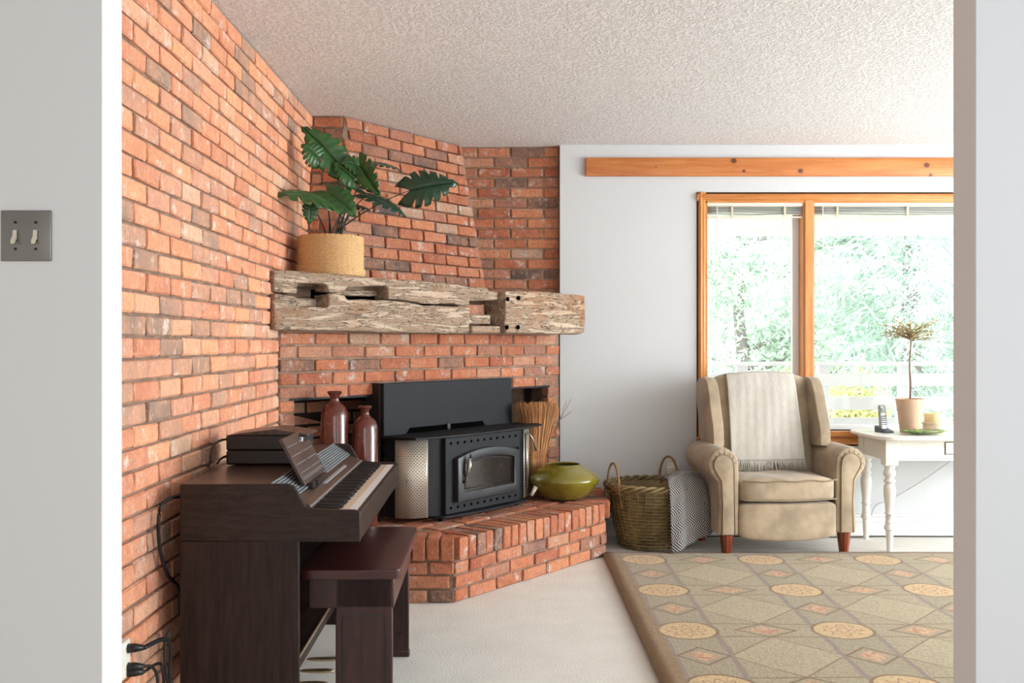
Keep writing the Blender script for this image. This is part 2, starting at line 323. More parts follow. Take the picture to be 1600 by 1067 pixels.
# ------------------------------------------------------------------ mesh helpers
class MB:
    def __init__(s): s.v = []; s.f = []; s.uvs = {}
    def add(s, vs, fs):
        b = len(s.v); s.v += [tuple(x) for x in vs]; s.f += [tuple(i+b for i in f) for f in fs]; return b
    def box(s, a, b):
        x0, y0, z0 = a; x1, y1, z1 = b
        s.add([(x0,y0,z0),(x1,y0,z0),(x1,y1,z0),(x0,y1,z0),(x0,y0,z1),(x1,y0,z1),(x1,y1,z1),(x0,y1,z1)],
              [(0,3,2,1),(4,5,6,7),(0,1,5,4),(1,2,6,5),(2,3,7,6),(3,0,4,7)]); return s
    def boxm(s, mtx, sx, sy, sz):
        vs = [mtx @ Vector((x*sx/2, y*sy/2, z*sz/2)) for z in (-1, 1) for x, y in ((-1,-1),(1,-1),(1,1),(-1,1))]
        s.add(vs, [(0,3,2,1),(4,5,6,7),(0,1,5,4),(1,2,6,5),(2,3,7,6),(3,0,4,7)]); return s
    def prism(s, poly, fn, d0, d1):   # poly of (a,b); fn(a,b,d)->xyz
        n = len(poly)
        s.add([fn(a, b, d0) for a, b in poly]+[fn(a, b, d1) for a, b in poly],
              [tuple(range(n)), tuple(range(2*n-1, n-1, -1))]+[(i, i+n, (i+1) % n+n, (i+1) % n) for i in range(n)]); return s
    def lathe(s, prof, n=32, c=(0, 0, 0), fn=None, cap=True):
        vs = []
        for k, (r, z) in enumerate(prof):
            for i in range(n):
                a = 2*PI*i/n; rr = r if fn is None else fn(r, z, a, k)
                vs.append((c[0]+rr*math.cos(a), c[1]+rr*math.sin(a), c[2]+z))
        fs = [(k*n+i, k*n+(i+1) % n, (k+1)*n+(i+1) % n, (k+1)*n+i) for k in range(len(prof)-1) for i in range(n)]
        if cap: fs += [tuple(range(n-1, -1, -1)), tuple((len(prof)-1)*n+i for i in range(n))]
        s.add(vs, fs); return s
    def tube(s, pts, r, n=8, closed=False):
        pts = [Vector(p) for p in pts]; rs = r if isinstance(r, (list, tuple)) else [r]*len(pts); vs = []
        up = Vector((0.13, 0.21, 1)).normalized()
        for i, p in enumerate(pts):
            a = pts[i-1] if (i > 0 or closed) else p; b = pts[(i+1) % len(pts)] if (i < len(pts)-1 or closed) else p
            d = (b-a).normalized(); x = d.cross(up)
            if x.length < 1e-3: x = d.cross(Vector((1, 0, 0)))
            x.normalize(); y = x.cross(d)
            for k in range(n): vs.append(p+(x*math.cos(2*PI*k/n)+y*math.sin(2*PI*k/n))*rs[i])
        m = len(pts); fs = []
        for i in range(m if closed else m-1):
            for k in range(n): fs.append((i*n+k, i*n+(k+1) % n, ((i+1) % m)*n+(k+1) % n, ((i+1) % m)*n+k))
        if not closed: fs += [tuple(range(n-1, -1, -1)), tuple((m-1)*n+k for k in range(n))]
        s.add(vs, fs); return s
    def grid(s, nu, nv, fn, uv=False, closed=False):
        b = len(s.v); vs = [fn(i/nu, j/nv) for j in range(nv+1) for i in range(nu+1)]
        fs = [(j*(nu+1)+i, j*(nu+1)+i+1, (j+1)*(nu+1)+i+1, (j+1)*(nu+1)+i) for j in range(nv) for i in range(nu)]
        s.add(vs, fs)
        if uv:
            for j in range(nv+1):
                for i in range(nu+1): s.uvs[b+j*(nu+1)+i] = (i/nu, j/nv)
        return s
    def soft(s, c, sz, e=0.35, n=14, fn=None):   # rounded soft block: superellipsoid from a cube grid
        b = len(s.v); bm = bmesh.new(); bmesh.ops.create_cube(bm, size=2); bmesh.ops.subdivide_edges(bm, edges=bm.edges[:], cuts=n, use_grid_fill=True)
        k = 2/e; vs = []
        for q in bm.verts:
            x, y, z = q.co; L = (abs(x)**k+abs(y)**k+abs(z)**k)**(1/k); p = Vector((x/L, y/L, z/L))
            p = Vector((p.x*sz[0]/2, p.y*sz[1]/2, p.z*sz[2]/2))
            if fn: p = fn(p)
            vs.append(p+Vector(c))
        s.add(vs, [tuple(v.index for v in f.verts) for f in bm.faces]); bm.free(); return s
    def build(s, name, m, parent=None, smooth=False, bevel=0.0, subsurf=0, solid=0.0, seg=2, angle=35):
        me = bpy.data.meshes.new(name); me.from_pydata(s.v, [], s.f)
        if s.uvs:
            l = me.uv_layers.new(name='uv')
            for i, lp in enumerate(me.loops): l.data[i].uv = s.uvs.get(lp.vertex_index, (0, 0))
        bm = bmesh.new(); bm.from_mesh(me); bmesh.ops.recalc_face_normals(bm, faces=bm.faces[:]); bm.to_mesh(me); bm.free()
        me.materials.append(m)
        if smooth:
            me.polygons.foreach_set('use_smooth', [True]*len(me.polygons))
            if smooth == 'auto': me.set_sharp_from_angle(angle=math.radians(angle))
        o = bpy.data.objects.new(name, me); C.objects.link(o)
        if parent: o.parent = parent
        if solid:
            q = o.modifiers.new('solid', 'SOLIDIFY'); q.thickness = solid; q.offset = 0
        if bevel:
            q = o.modifiers.new('bevel', 'BEVEL'); q.width = bevel; q.segments = seg; q.limit_method = 'ANGLE'; q.angle_limit = math.radians(40)
            me.polygons.foreach_set('use_smooth', [True]*len(me.polygons)); me.set_sharp_from_angle(angle=math.radians(50)) if seg < 3 else None
        if subsurf:
            q = o.modifiers.new('sub', 'SUBSURF'); q.levels = subsurf; q.render_levels = subsurf
        return o
def tag(o, label=None, cat=None, group=None, kind=None):
    if label: o['label'] = label
    if cat: o['category'] = cat
    if group: o['group'] = group
    if kind: o['kind'] = kind
    return o
def thing(name, label, cat, loc=(0, 0, 0), rz=0, group=None):
    o = bpy.data.objects.new(name, None); C.objects.link(o); o.location = loc; o.rotation_euler = (0, 0, rz); o.empty_display_size = .1
    return tag(o, label, cat, group)
def struct(o, label=None): o['kind'] = 'structure'; return tag(o, label) if label else o
def bez(p0, p1, p2, p3, n=16):
    p0, p1, p2, p3 = map(Vector, (p0, p1, p2, p3)); return [p0*(1-t)**3+p1*3*t*(1-t)**2+p2*3*t*t*(1-t)+p3*t**3 for t in [i/n for i in range(n+1)]]
def catmull(P, n=6):
    P = [Vector(p) for p in P]; out = []
    for i in range(len(P)-1):
        a, b, c, d = P[max(i-1, 0)], P[i], P[i+1], P[min(i+2, len(P)-1)]
        for k in range(n):
            t = k/n; out.append(.5*((2*b)+(c-a)*t+(2*a-5*b+4*c-d)*t*t+(3*b-a-3*c+d)*t**3))
    out.append(P[-1]); return out

# ------------------------------------------------------------------ bricks
CH = 0.0643; BL = 0.200; PITCH = 0.2085; BH = 0.0550; BD = 0.06
def brick_mesh(L, H, D, seed):
    rnd = random.Random(seed); bm = bmesh.new(); bmesh.ops.create_cube(bm, size=1)
    for v in bm.verts: v.co = Vector((v.co.x*L, v.co.y*D, v.co.z*H))
    bmesh.ops.bevel(bm, geom=bm.edges[:], offset=rnd.uniform(.0035, .006), segments=1, affect='EDGES')
    for v in bm.verts:
        if v.co.y < 0: v.co += Vector((rnd.uniform(-.0022, .0022), rnd.uniform(-.002, .002), rnd.uniform(-.002, .002)))
    me = bpy.data.meshes.new('brick'); bm.to_mesh(me); bm.free(); me.materials.append(M['brick']); 
    me.polygons.foreach_set('use_smooth', [False]*len(me.polygons)); return me
def brick_set(m):
    global FULL, HALF
    FULL = [brick_mesh(BL, BH, BD, i) for i in range(10)]; HALF = [brick_mesh(BL*.47, BH, BD, 50+i) for i in range(5)]
    for q in FULL+HALF: q.materials[0] = M[m]
FULL = [brick_mesh(BL, BH, BD, i) for i in range(10)]
HALF = [brick_mesh(BL*.47, BH, BD, 50+i) for i in range(5)]
def place_brick(c, ux, nn, up, L, parent, h=BH, d=BD, jit=.0025):
    """c: centre of the brick's FRONT face; ux along, nn outward normal, up."""
    if L < .02: return None
    src, base = (FULL, BL) if L > BL*.66 else (HALF, BL*.47)
    o = bpy.data.objects.new('brick', random.choice(src)); C.objects.link(o)
    ux, nn, up = Vector(ux), Vector(nn), Vector(up)
    c = Vector(c)+nn*R(-jit, jit)
    m = Matrix(((ux.x, -nn.x, up.x), (ux.y, -nn.y, up.y), (ux.z, -nn.z, up.z))).to_4x4()
    m = Matrix.Translation(c-nn*(d/2)) @ m @ Matrix.Rotation(R(-.008, .008), 4, 'Y') @ Matrix.Diagonal((L/base, d/BD, h/BH, 1))
    o.matrix_world = m; o.parent = parent
    o.matrix_parent_inverse = Matrix.Identity(4)
    return o
def join_bricks(objs, name, parent):
    mb = MB()
    for o in objs:
        me = o.data; mw = o.matrix_basis; mb.add([mw @ v.co for v in me.vertices], [tuple(p.vertices) for p in me.polygons])
        bpy.data.objects.remove(o)
    o = mb.build(name, M['brick_far'], parent); o['kind'] = 'stuff'; return o
def courses(A, B, z0, z1, skip=None, parent=None, A1=None, B1=None, flip=0, phase=0.0, nn=None, zoff=0.0):
    """running bond along plan line A->B; A1,B1 give the plan line at z1 (battered face). returns bricks"""
    out = []; A = Vector((*A, 0)); B = Vector((*B, 0)); A1 = Vector((*A1, 0)) if A1 else A; B1 = Vector((*B1, 0)) if B1 else B
    k = math.ceil((z0-.01)/CH)
    while k*CH+BH/2 < z1-.006:
        z = k*CH+BH/2+.004+zoff; t = 0 if z1 == z0 else max(0, (z-z0)/(z1-z0)); a = A.lerp(A1, t); b = B.lerp(B1, t)
        L = (b-a).length; u = (b-a).normalized(); n = Vector((u.y, -u.x, 0))
        if nn is not None and n.dot(Vector((*nn, 0))) < 0: n = -n
        slope = ((A1+B1)/2-(A+B)/2).dot(n)/(z1-z0); up = Vector((n.x*slope, n.y*slope, 1)).normalized(); nt = Vector((n.x, n.y, -slope)).normalized()
        off = phase+(PITCH/2 if (k+flip) % 2 else 0)
        s = off-PITCH*2
        while s < L:
            s0 = max(s, 0)+.0058; s1 = min(s+PITCH, L)-.0058; 
            if s1-s0 > .025:
                segs = [(s0, s1)]
                if skip: segs = skip(segs, z)
                for p, q in segs:
                    if q-p > .025: out.append(place_brick(a+u*((p+q)/2)+Vector((0, 0, z)), u, nt, up, q-p, parent))
            s += PITCH
        k += 1
    return out
CEIL = 2.445
LX = -1.07                                             # brick face of the left wall
# ------------------------------------------------------------------ room shell
struct(MB().box((-3, -3, -.12), (6.6, 6.35, 0)).build('floor', M['carpet']))
struct(MB().box((-3, -3, CEIL), (6.6, 6.35, CEIL+.1)).build('ceiling', M['ceiling']))
# back wall with window opening
WX0, WX1, WZ0, WZ1 = 1.225, 3.25, .655, 2.10
wb = MB()
wb.box((.321, 6.20, 0), (WX0, 6.36, CEIL)); wb.box((WX0, 6.20, 0), (WX1, 6.36, WZ0)); wb.box((WX0, 6.20, WZ1), (WX1, 6.36, CEIL)); wb.box((WX1, 6.20, 0), (6.5, 6.36, CEIL))
wall_back = struct(wb.build('wall_back', M['wall']))
struct(MB().box((6.3, 2.36, 0), (6.45, 6.2, CEIL)).build('wall_right', M['wall']))
# opening wall between hall and room
OX0, OX1, OY0, OY1 = -.921, 1.058, 2.24, 2.355
struct(MB().box((-2.7, OY0, 0), (OX0, OY1, CEIL)).build('wall_hall_left', M['hall'], bevel=.002), )
struct(MB().box((OX1, OY0, 0), (6.3, OY1, CEIL)).build('wall_hall_right', M['hall'], bevel=.002))
struct(MB().box((OX0, OY0, 2.15), (OX1, OY1, CEIL)).build('wall_hall_header', M['hall']))
struct(MB().box((-2.8, -2.6, 0), (-2.7, OY1, CEIL)).build('wall_hall_side', M['hall']))
struct(MB().box((2.6, -2.6, 0), (2.7, OY0, CEIL)).build('wall_hall_end', M['hall']))
struct(MB().box((-2.8, -2.6, 0), (2.7, -2.5, CEIL)).build('wall_hall_rear', M['hall']))
# left brick wall: mortar backing + bricks
wl = MB().box((LX-.14, OY1, 0), (LX-.011, 4.63, CEIL)).box((LX-.14, 4.63, 1.45), (LX-.011, 5.62, CEIL))
wall_left = struct(wl.build('wall_left', M['mortar']))
brick_set('brick_lit')
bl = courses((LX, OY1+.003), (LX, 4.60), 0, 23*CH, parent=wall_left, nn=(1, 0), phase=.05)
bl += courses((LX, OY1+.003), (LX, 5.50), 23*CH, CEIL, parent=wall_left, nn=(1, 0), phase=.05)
def vis(o):
    p = o.matrix_basis.translation
    return (100 if (p.z < .72 and p.y > 2.95) else 0)+(50 if p.z > 1.9+.0 and (p.z-1.2)*F/p.y > 545 else 0)+p.y
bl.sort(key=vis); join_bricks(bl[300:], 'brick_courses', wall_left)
brick_set('brick')
# alcove on back wall
ab = MB().box((-1.0, 6.258, 0), (.33, 6.36, CEIL))
struct(ab.build('wall_alcove', M['mortar'])); alc = bpy.data.objects['wall_alcove']
courses((-.46, 6.25), (.318, 6.25), 1.40, CEIL, parent=alc, nn=(0, -1), phase=.157)

# baseboard
bb = MB().box((.62, 6.182, 0), (6.3, 6.2, .115)).box((.62, 6.176, .085), (6.3, 6.2, .10)).box((.62, 6.186, .115), (6.3, 6.2, .135))
struct(bb.build('baseboard_back', M['trim'], bevel=.004))

# ------------------------------------------------------------------ fireplace
FA = Vector((-1.07, 4.60)); FD = Vector((.6558, .7549)); FN = Vector((.7549, -.6558)); FL = 2.122
def fp(l, b, z=0): return Vector((FA.x+FD.x*l+FN.x*b, FA.y+FD.y*l+FN.y*b, z))
MANT = 1.50
fire = thing('fireplace', 'corner fireplace of old orange brick rising to the ceiling behind the black stove', 'fireplace', (0, 0, 0))
OL0, OL1, OZ = .096, 2.005, .935
mm = MB()
def fbox(mb, l0, l1, b0, b1, z0, z1):
    vs = [fp(l, b, z) for z in (z0, z1) for l, b in ((l0, b0), (l1, b0), (l1, b1), (l0, b1))]
    mb.add(vs, [(0,3,2,1),(4,5,6,7),(0,1,5,4),(1,2,6,5),(2,3,7,6),(3,0,4,7)])
fbox(mm, 0, OL0-.004, -.30, -.009, 0, MANT); fbox(mm, OL1+.004, FL, -.14, -.009, 0, MANT); fbox(mm, OL0-.004, OL1+.004, -.34, -.009, OZ+.006, MANT)
mm.build('mortar', M['mortar'], fire)
nb = MB(); fbox(nb, OL0-.3, OL1+.3, -.40, -.358, .2, OZ+.2); fbox(nb, OL1+.10, OL1+.14, -.40, -.14, .2, OZ+.2); fbox(nb, -.0, OL0-.004, -.40, -.02, .28, OZ); fbox(nb, OL1+.004, OL1+.08, -.2, -.02, .28, OZ)
nb.build('firebox_lining', M['niche'], fire)
lt = MB(); fbox(lt, OL0-.03, OL1+.02, -.10, -.004, OZ-.004, OZ+.006); lt.build('lintel', M['iron'], fire)
def skip(segs, z):
    if z > OZ+.02: return segs
    if z < .24: return []
    out = []
    for p, q in segs:
        if p < OL0-.004: out.append((p, min(q, OL0-.004)))
        if q > OL1+.004: out.append((max(p, OL1+.004), q))
    return out
courses(FA, FA+FD*FL, 0.25, MANT-.17, skip=skip, parent=fire, nn=FN, phase=.105, zoff=-.028)
a = fp(OL0, -.355); b = fp(1.0, -.355)
courses((a.x, a.y), (b.x, b.y), .29, OZ, parent=fire, nn=FN, phase=.02)
# upper breast: leaning faces
B0, B1, T0, T1 = (-.90, 5.20), (-.13, 6.20), (-.888, 5.40), (-.294, 6.20); ZB = 1.50
def back(p, q, d):
    u = (Vector(q)-Vector(p)).normalized(); return Vector((-u.y, u.x))*d
um = MB(); o1 = Vector(back(B0, B1, .012)); 
um.add([(B0[0]+o1.x, B0[1]+o1.y, ZB), (B1[0]+o1.x, B1[1]+.04, ZB), (T1[0]+o1.x, T1[1]+.04, CEIL), (T0[0]+o1.x, T0[1]+o1.y, CEIL),
        (-1.1, 5.211, ZB), (-1.1, 5.411, CEIL), (-1.1, 6.25, ZB), (-1.1, 6.25, CEIL)],
       [(0, 1, 2, 3), (4, 0, 3, 5), (4, 6, 1, 0), (5, 3, 2, 7)])
um.build('breast_mortar', M['mortar'], fire)
courses(B0, B1, ZB, CEIL, A1=T0, B1=T1, parent=fire, nn=(1, -1), phase=.03)
courses((LX+.002, 5.20), (B0[0]-.004, 5.20), ZB, CEIL, A1=(LX+.002, 5.40), B1=(T0[0]-.004, 5.40), parent=fire, nn=(0, -1), phase=.06)

# ------------------------------------------------------------------ hearth
HZ = .30; G = Vector((.6134, .7898)); GN = Vector((.7898, -.6134)); H0 = Vector((-.249, 4.57)); HLn = 1.304; H1 = H0+G*HLn
hearth = thing('hearth', 'raised hearth of old brick with a row of upright edge bricks under the stove', 'hearth', (0, 0, 0))
hp = [(-1.07, 4.582), (H0.x-.005, 4.582), (H1.x-.012, H1.y+.004), (H1.x+.01, 6.2), (-.0, 6.2), (-1.07, 4.95)]
hb = MB().prism(hp, lambda a, b, d: (a, b, d), 0.0, HZ-.009); hb.build('mortar', M['mortar'], hearth)
HRL = .195   # top of stretcher courses
courses((-1.07, 4.57), (H0.x, 4.57), 0, .19, parent=hearth, nn=(0, -1), phase=.07)
courses(H0, H1, 0, .19, parent=hearth, nn=GN, phase=.0, flip=1)
courses(H1, (H1.x+.02, 6.195), 0, .19, parent=hearth, nn=(1, 0), phase=.1)
RW = .0665
def rowlock(c, inward, w=.0575, length=.2, h=.102):
    """an edge brick: front face centre at c, long side inward"""
    inward = Vector((*inward, 0)); side = Vector((-inward.y, inward.x, 0)); c = Vector(c)
    # brick local x = long axis (inward), z = width across, y = up
    o = bpy.data.objects.new('brick', random.choice(FULL)); C.objects.link(o)
    nn = Vector((0, 0, 1)); ux = inward; up = side
    m = Matrix(((ux.x, -nn.x, up.x), (ux.y, -nn.y, up.y), (ux.z, -nn.z, up.z))).to_4x4()
    o.matrix_world = Matrix.Translation(c+inward*(length/2)-nn*(h/2)+Vector((0, 0, R(-.002, .003)))+inward*R(-.003, .003)) @ m @ Matrix.Diagonal((length/BL, h/BD, w/BH, 1))
    o.parent = hearth; return o
x = H0.x-.035
while x > -1.05: rowlock((x, 4.555, HZ), (0, 1), length=min(.2, max(.045, (H0.x+.02-x)*1.9))); x -= RW
s = .045
while s < HLn+.0:
    L = min(.2, max(.045, (s+.02)*1.6))
    q = H0+G*s+GN*.015; rowlock((q.x, q.y, HZ), -GN, length=L); s += RW
# corner wedge brick and right edge
y = H1.y+.09
while y < 6.16: rowlock((H1.x+.03, y, HZ), (-1, 0), length=.2); y += RW
# paved field
def top_brick(cx, cy, ux, L=.2, wd=.095):
    ux = Vector((*ux, 0)); o = bpy.data.objects.new('brick', random.choice(FULL)); C.objects.link(o)
    nn = Vector((0, 0, 1)); up = nn.cross(ux)
    m = Matrix(((ux.x, -nn.x, up.x), (ux.y, -nn.y, up.y), (ux.z, -nn.z, up.z))).to_4x4()
    o.matrix_world = Matrix.Translation(Vector((cx, cy, HZ-.03+R(-.002, .001)))) @ m @ Matrix.Diagonal((L/BL, 1, wd/BH, 1)); o.parent = hearth
for r_ in range(8):
    dd = .215+.0525+r_*.104
    for i in range(-6, 12):
        q = H0+G*(i*PITCH+(.1 if r_ % 2 else 0)+.02)-GN*dd
        rel = q-FA; bb_ = rel.dot(FN); ll = rel.dot(FD)
        if q.y < 4.555+.2+.09 or q.x < -.98 or ll < .05 or q.x > H1.x-.26: continue
        if (bb_ > -.02 or (OL0+.1 < ll < OL1-.1 and bb_ > -.30)) and q.y < 6.08: top_brick(q.x, q.y, G)

# ------------------------------------------------------------------ mantel beam
P0 = Vector((-1.05, 4.43)); P1 = Vector((.451, 6.0)); BDIR = (P1-P0).normalized(); BBK = Vector((-BDIR.y, BDIR.x)); BLEN = (P1-P0).length
def pl(u, v):      # photograph measurement -> (distance along the beam, height)
    k = (u-CU)/F; t = (k*P0.y-P0.x)/(BDIR.x-k*BDIR.y); Y = P0.y+BDIR.y*t
    return (t, EYE+(CV-v)*Y/F)
def c1(x, y): return pl(420+x/6.154, 400+y/6.154)
def c2(x, y): return pl(660+x/6.154, 400+y/6.154)
beam = thing('mantel_beam', 'weathered hewn barn timber mantel with open mortises above the stove', 'mantel', (P0.x, P0.y, 0), math.atan2(BDIR.y, BDIR.x))
bf = lambda a, b, d: (a, d, b)
def hewn(mb, name, vox=.008, disp=.012, m='beam', lab=None):
    o = mb.build(name, M[m], beam)
    q = o.modifiers.new('r', 'REMESH'); q.mode = 'VOXEL'; q.voxel_size = vox; q.use_smooth_shade = True
    q = o.modifiers.new('s', 'SMOOTH'); q.factor = .5; q.iterations = 1
    tx = bpy.data.textures.new('hew', 'CLOUDS'); tx.noise_scale = .09; q = o.modifiers.new('d', 'DISPLACE'); q.texture = tx; q.strength = disp; q.mid_level = .5
    if lab: o['label'] = lab
    return o
up_ = [c1(45, 128), c1(500, 165), c1(1000, 205), c1(1600, 250), c2(330, 275), c2(440, 290)]
crk = [c2(447, 478), c2(280, 462), c2(0, 455), c1(1400, 440), c1(1240, 418), c1(1150, 412), c1(1140, 285), c1(745, 300), c1(742, 348), c1(575, 345), c1(572, 290), c1(520, 262), c1(285, 262), c1(275, 368), c1(45, 338)]
hewn(MB().prism(up_+crk, bf, 0, .115), 'upper_log')
lo_ = [c1(40, 362), c1(272, 390), c1(280, 492), c1(570, 492), c1(575, 365), c1(735, 372), c1(750, 415), c1(1140, 425), c1(1400, 452), c2(0, 475), c2(280, 480), c2(447, 492),
       c2(450, 742), c2(100, 742), c1(1300, 735), c1(700, 722), c1(300, 714), c1(40, 708)]
hewn(MB().prism(lo_, bf, -.006, .12), 'lower_log')
hewn(MB().prism([c2(785, 338), c2(1100, 340), c2(1400, 365), c2(1550, 380), c2(1556, 520), c2(1545, 735), c2(1500, 752), c2(1200, 748), c2(785, 742)], bf, -.01, .155), 'end_block', disp=.009, lab='squared end block with four drilled peg holes')
hewn(MB().prism([c2(430, 292), c2(675, 300), c2(680, 330), c2(775, 338), c2(775, 425), c2(430, 425)], bf, .035, .115), 'bridge_rail', disp=.006)
hewn(MB().prism([c2(430, 560), c2(735, 560), c2(735, 655), c2(430, 655)], bf, .06, .11), 'filler_plank', vox=.008, disp=.004)
hewn(MB().prism([c2(490, 668), c2(768, 675), c2(768, 742), c2(490, 742)], bf, .012, .09), 'filler_plank', vox=.008, disp=.004)
hewn(MB().prism([c2(440, 665), c2(495, 668), c2(495, 742), c2(440, 742)], bf, .05, .1), 'filler_plank', vox=.008, disp=.003)
hewn(MB().prism([c1(200, 400), c1(560, 400), c1(560, 500), c1(200, 500)], bf, .075, .125), 'filler_plank', vox=.008, disp=.004)
hewn(MB().prism([c1(700, 310), c1(1140, 330), c1(1140, 385), c1(700, 375)], bf, .08, .125), 'filler_plank', vox=.008, disp=.004)
for (x, y) in ((905, 405), (900, 685), (800, 415), (792, 685)):
    aX, aZ = c2(x, y); t_ = MB()
    t_.lathe([(.0001, 0), (.011, 0), (.013, .006), (.0001, .006)], 14, cap=False)
    o = t_.build('peg_hole', M['hole'], beam, smooth=True); o.rotation_euler = (PI/2, 0, 0); o.location = (aX, -.012, aZ)
# rear body of the beam and dark cavity behind the mortises
zt0 = c1(45, 132)[1]; zb0 = c1(45, 700)[1]; xe = c2(1400, 0)[0]; zt1 = c2(1400, 372)[1]; zb1 = c2(1400, 740)[1]
# top shelf slab follows the beam's sloping top, reaching back to the breast
def loc2(p): d = Vector(p)-P0; return (d.dot(BDIR), d.dot(BBK))
r0 = loc2((-1.06, 5.19)); r1 = loc2(B0); r2 = loc2((B1[0], 6.19)); r3 = loc2((.30, 6.19))
tp = lambda x: zt0+(c2(430, 292)[1]-zt0)*x/c2(430, 0)[0]-.006
sl = MB(); pts = [(.01, .113), (c2(430, 0)[0], .113), r2, r1, r0]
poly = [(p[0], p[1]) for p in pts]
sl.add([(x, y, tp(max(0, min(x, 1.3)))) for x, y in poly]+[(x, y, tp(max(0, min(x, 1.3)))-.05) for x, y in poly],
       [(0, 1, 2, 3, 4), (9, 8, 7, 6, 5)]+[(i, i+5, (i+1) % 5+5, (i+1) % 5) for i in range(5)])
sl.build('shelf', M['beam'], beam)
cv = MB(); bk = .19
cv.add([(.02, .128, zb0+.02), (1.62, .128, zb0+.03), (1.62, .128, zb0+.06), (.02, .128, zb0+.06)], [(0, 1, 2, 3)])
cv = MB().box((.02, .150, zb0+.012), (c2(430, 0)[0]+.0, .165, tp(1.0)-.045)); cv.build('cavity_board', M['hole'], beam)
# under-shelf board closing the beam below
ub = MB().box((.02, .11, zb0+.002), (c2(770, 0)[0], .150, zb0+.02)); ub.build('under_board', M['beam'], beam)
# small upright bricks glimpsed through the gap
for i, xx in enumerate((478, 545, 610, 672)):
    aX, aZ = c2(xx, 508)
    o = bpy.data.objects.new('brick', HALF[i]); C.objects.link(o); o.parent = fire
    wp = Vector((P0.x, P0.y, 0))+Vector((*BDIR, 0))*(aX+.03)+Vector((*BBK, 0))*.13
    o.matrix_basis = Matrix.Translation((wp.x, wp.y, aZ-.006)) @ Matrix.Rotation(math.atan2(BDIR.y, BDIR.x), 4, 'Z') @ Matrix.Diagonal((.052/(BL*.47), .5, 1.25, 1))
# ------------------------------------------------------------------ wood stove insert
SO = Vector((-.63, 4.98)); sang = math.atan2(.792, .610)
stove = thing('wood_stove', 'black cast iron wood stove insert with arched glass door set in the brick fireplace', 'stove', (SO.x, SO.y, HZ), sang)
# local: x along face to the right, -y towards the room, z from hearth
ZT = .424
MB().box((0, 0, ZT+.0), (1.063, .03, .70)).build('surround_plate', M['steel_plate'], stove, bevel=.004)
for x_, y_ in ((0, .13), (1.033, .08)): MB().box((x_, .030, .0), (x_+.03, y_, .70)).build('surround_return', M['black'], stove, bevel=.003)
def arcpts(x0, x1, y, bow, n=16): return [(x0+(x1-x0)*i/n, y-bow*math.sin(PI*i/n)) for i in range(n+1)]
top = [(-.02, -.002), (.005, -.215)]+arcpts(.17, .87, -.245, .02, 10)+[(1.10, -.190), (1.15, -.06), (1.14, -.002)]
MB().prism(top, lambda a, b, d: (a, b, d), ZT, ZT+.012).build('top_plate', M['iron'], stove, bevel=.003)
MB().prism([(.165, ZT+.012), (.81, ZT+.012), (.785, ZT+.040), (.19, ZT+.040)], lambda a, b, d: (a, d, b), -.003, .001).build('top_slot', M['hole'], stove)
MB().box((.475, -.012, ZT+.012), (.50, -.002, ZT+.045)).build('slot_tab', M['pewter'], stove, bevel=.003)
# body
body = [(.10, -.18), (.19, -.225)]+arcpts(.19, .84, -.225, .012, 8)[1:-1]+[(.84, -.225), (.93, -.18), (.93, 0), (.10, 0)]
MB().prism(body, lambda a, b, d: (a, b, d), .03, ZT).build('stove_body', M['iron'], stove, bevel=.004)
# side screens (perforated)
for sgn, x0, x1 in ((1, .005, .115), (-1, 1.058, .915)):
    pth = catmull([(x0, -.075, 0), (x0+.008*sgn, -.11, 0), (x0+.04*sgn, -.155, 0), (x1, -.195, 0)], 5)
    m_ = MB(); n_ = len(pth)-1
    m_.grid(n_, 1, lambda a, b: (pth[round(a*n_)].x, pth[round(a*n_)].y, .03+b*(ZT-.035)), uv=True)
    m_.build('side_screen', M['mesh'], stove, smooth=True, solid=.004, )['label'] = 'perforated silver side screen'
    MB().box((min(x0, x0+.004*sgn), -.075, .03), (max(x0, x0+.004*sgn), -.0, ZT)).build('side_panel', M['iron'], stove)
# front face plate and base lip
lip = [(.13, -.20)]+arcpts(.17, .86, -.262, .03, 10)+[(.90, -.2), (.9, -.1), (.13, -.1)]
MB().prism(lip, lambda a, b, d: (a, b, d), .022, .034).build('ash_lip', M['iron'], stove, bevel=.003)
for x in (.20, .50, .83): MB().box((x, -.215, 0), (x+.02, -.19, .024)).build('foot', M['iron'], stove)
fy = -.238
MB().box((.187, fy-.012, .036), (.806, fy+.02, ZT)).build('front_plate', M['iron'], stove, bevel=.004)
fy -= .012
for row in (.395, .068):
    for i in range(11):
        x = .226+i*.0540; o = MB().lathe([(.0001, 0), (.0058, 0), (.0070, .003), (.0001, .003)], 10, cap=False).build('vent_hole', M['hole'], stove, smooth=True)
        o.rotation_euler = (PI/2, 0, 0); o.location = (x, fy-.0005, row)
# door: arched frame
def arch(x0, x1, z0, z1, rise, n=14): return [(x0, z0), (x1, z0)]+[(x1+(x0-x1)*i/n, z1+rise*(1-(2*i/n-1)**2)) for i in range(n+1)]
out_ = arch(.250, .768, .095, .318, .038); inn = arch(.303, .722, .142, .286, .026)
df = MB(); n = len(out_)
for d, (oo, ii) in ((0, (out_, inn)),):
    vs = [(a, fy-.030, b) for a, b in out_]+[(a, fy-.030, b) for a, b in inn]+[(a, fy, b) for a, b in out_]+[(a, fy-.012, b) for a, b in inn]
    fs = []
    for i in range(n):
        j = (i+1) % n
        fs += [(i, j, n+j, n+i), (i, 2*n+i, 2*n+j, j), (n+i, n+j, 3*n+j, 3*n+i)]
    df.add(vs, fs)
door = df.build('door', M['pewter'], stove, bevel=.004, seg=3)
MB().prism(inn, lambda a, b, d: (a, d, b), fy-.016, fy-.011).build('door_glass', M['stove_glass'], door)
ig = arch(.317, .708, .156, .278, .022)
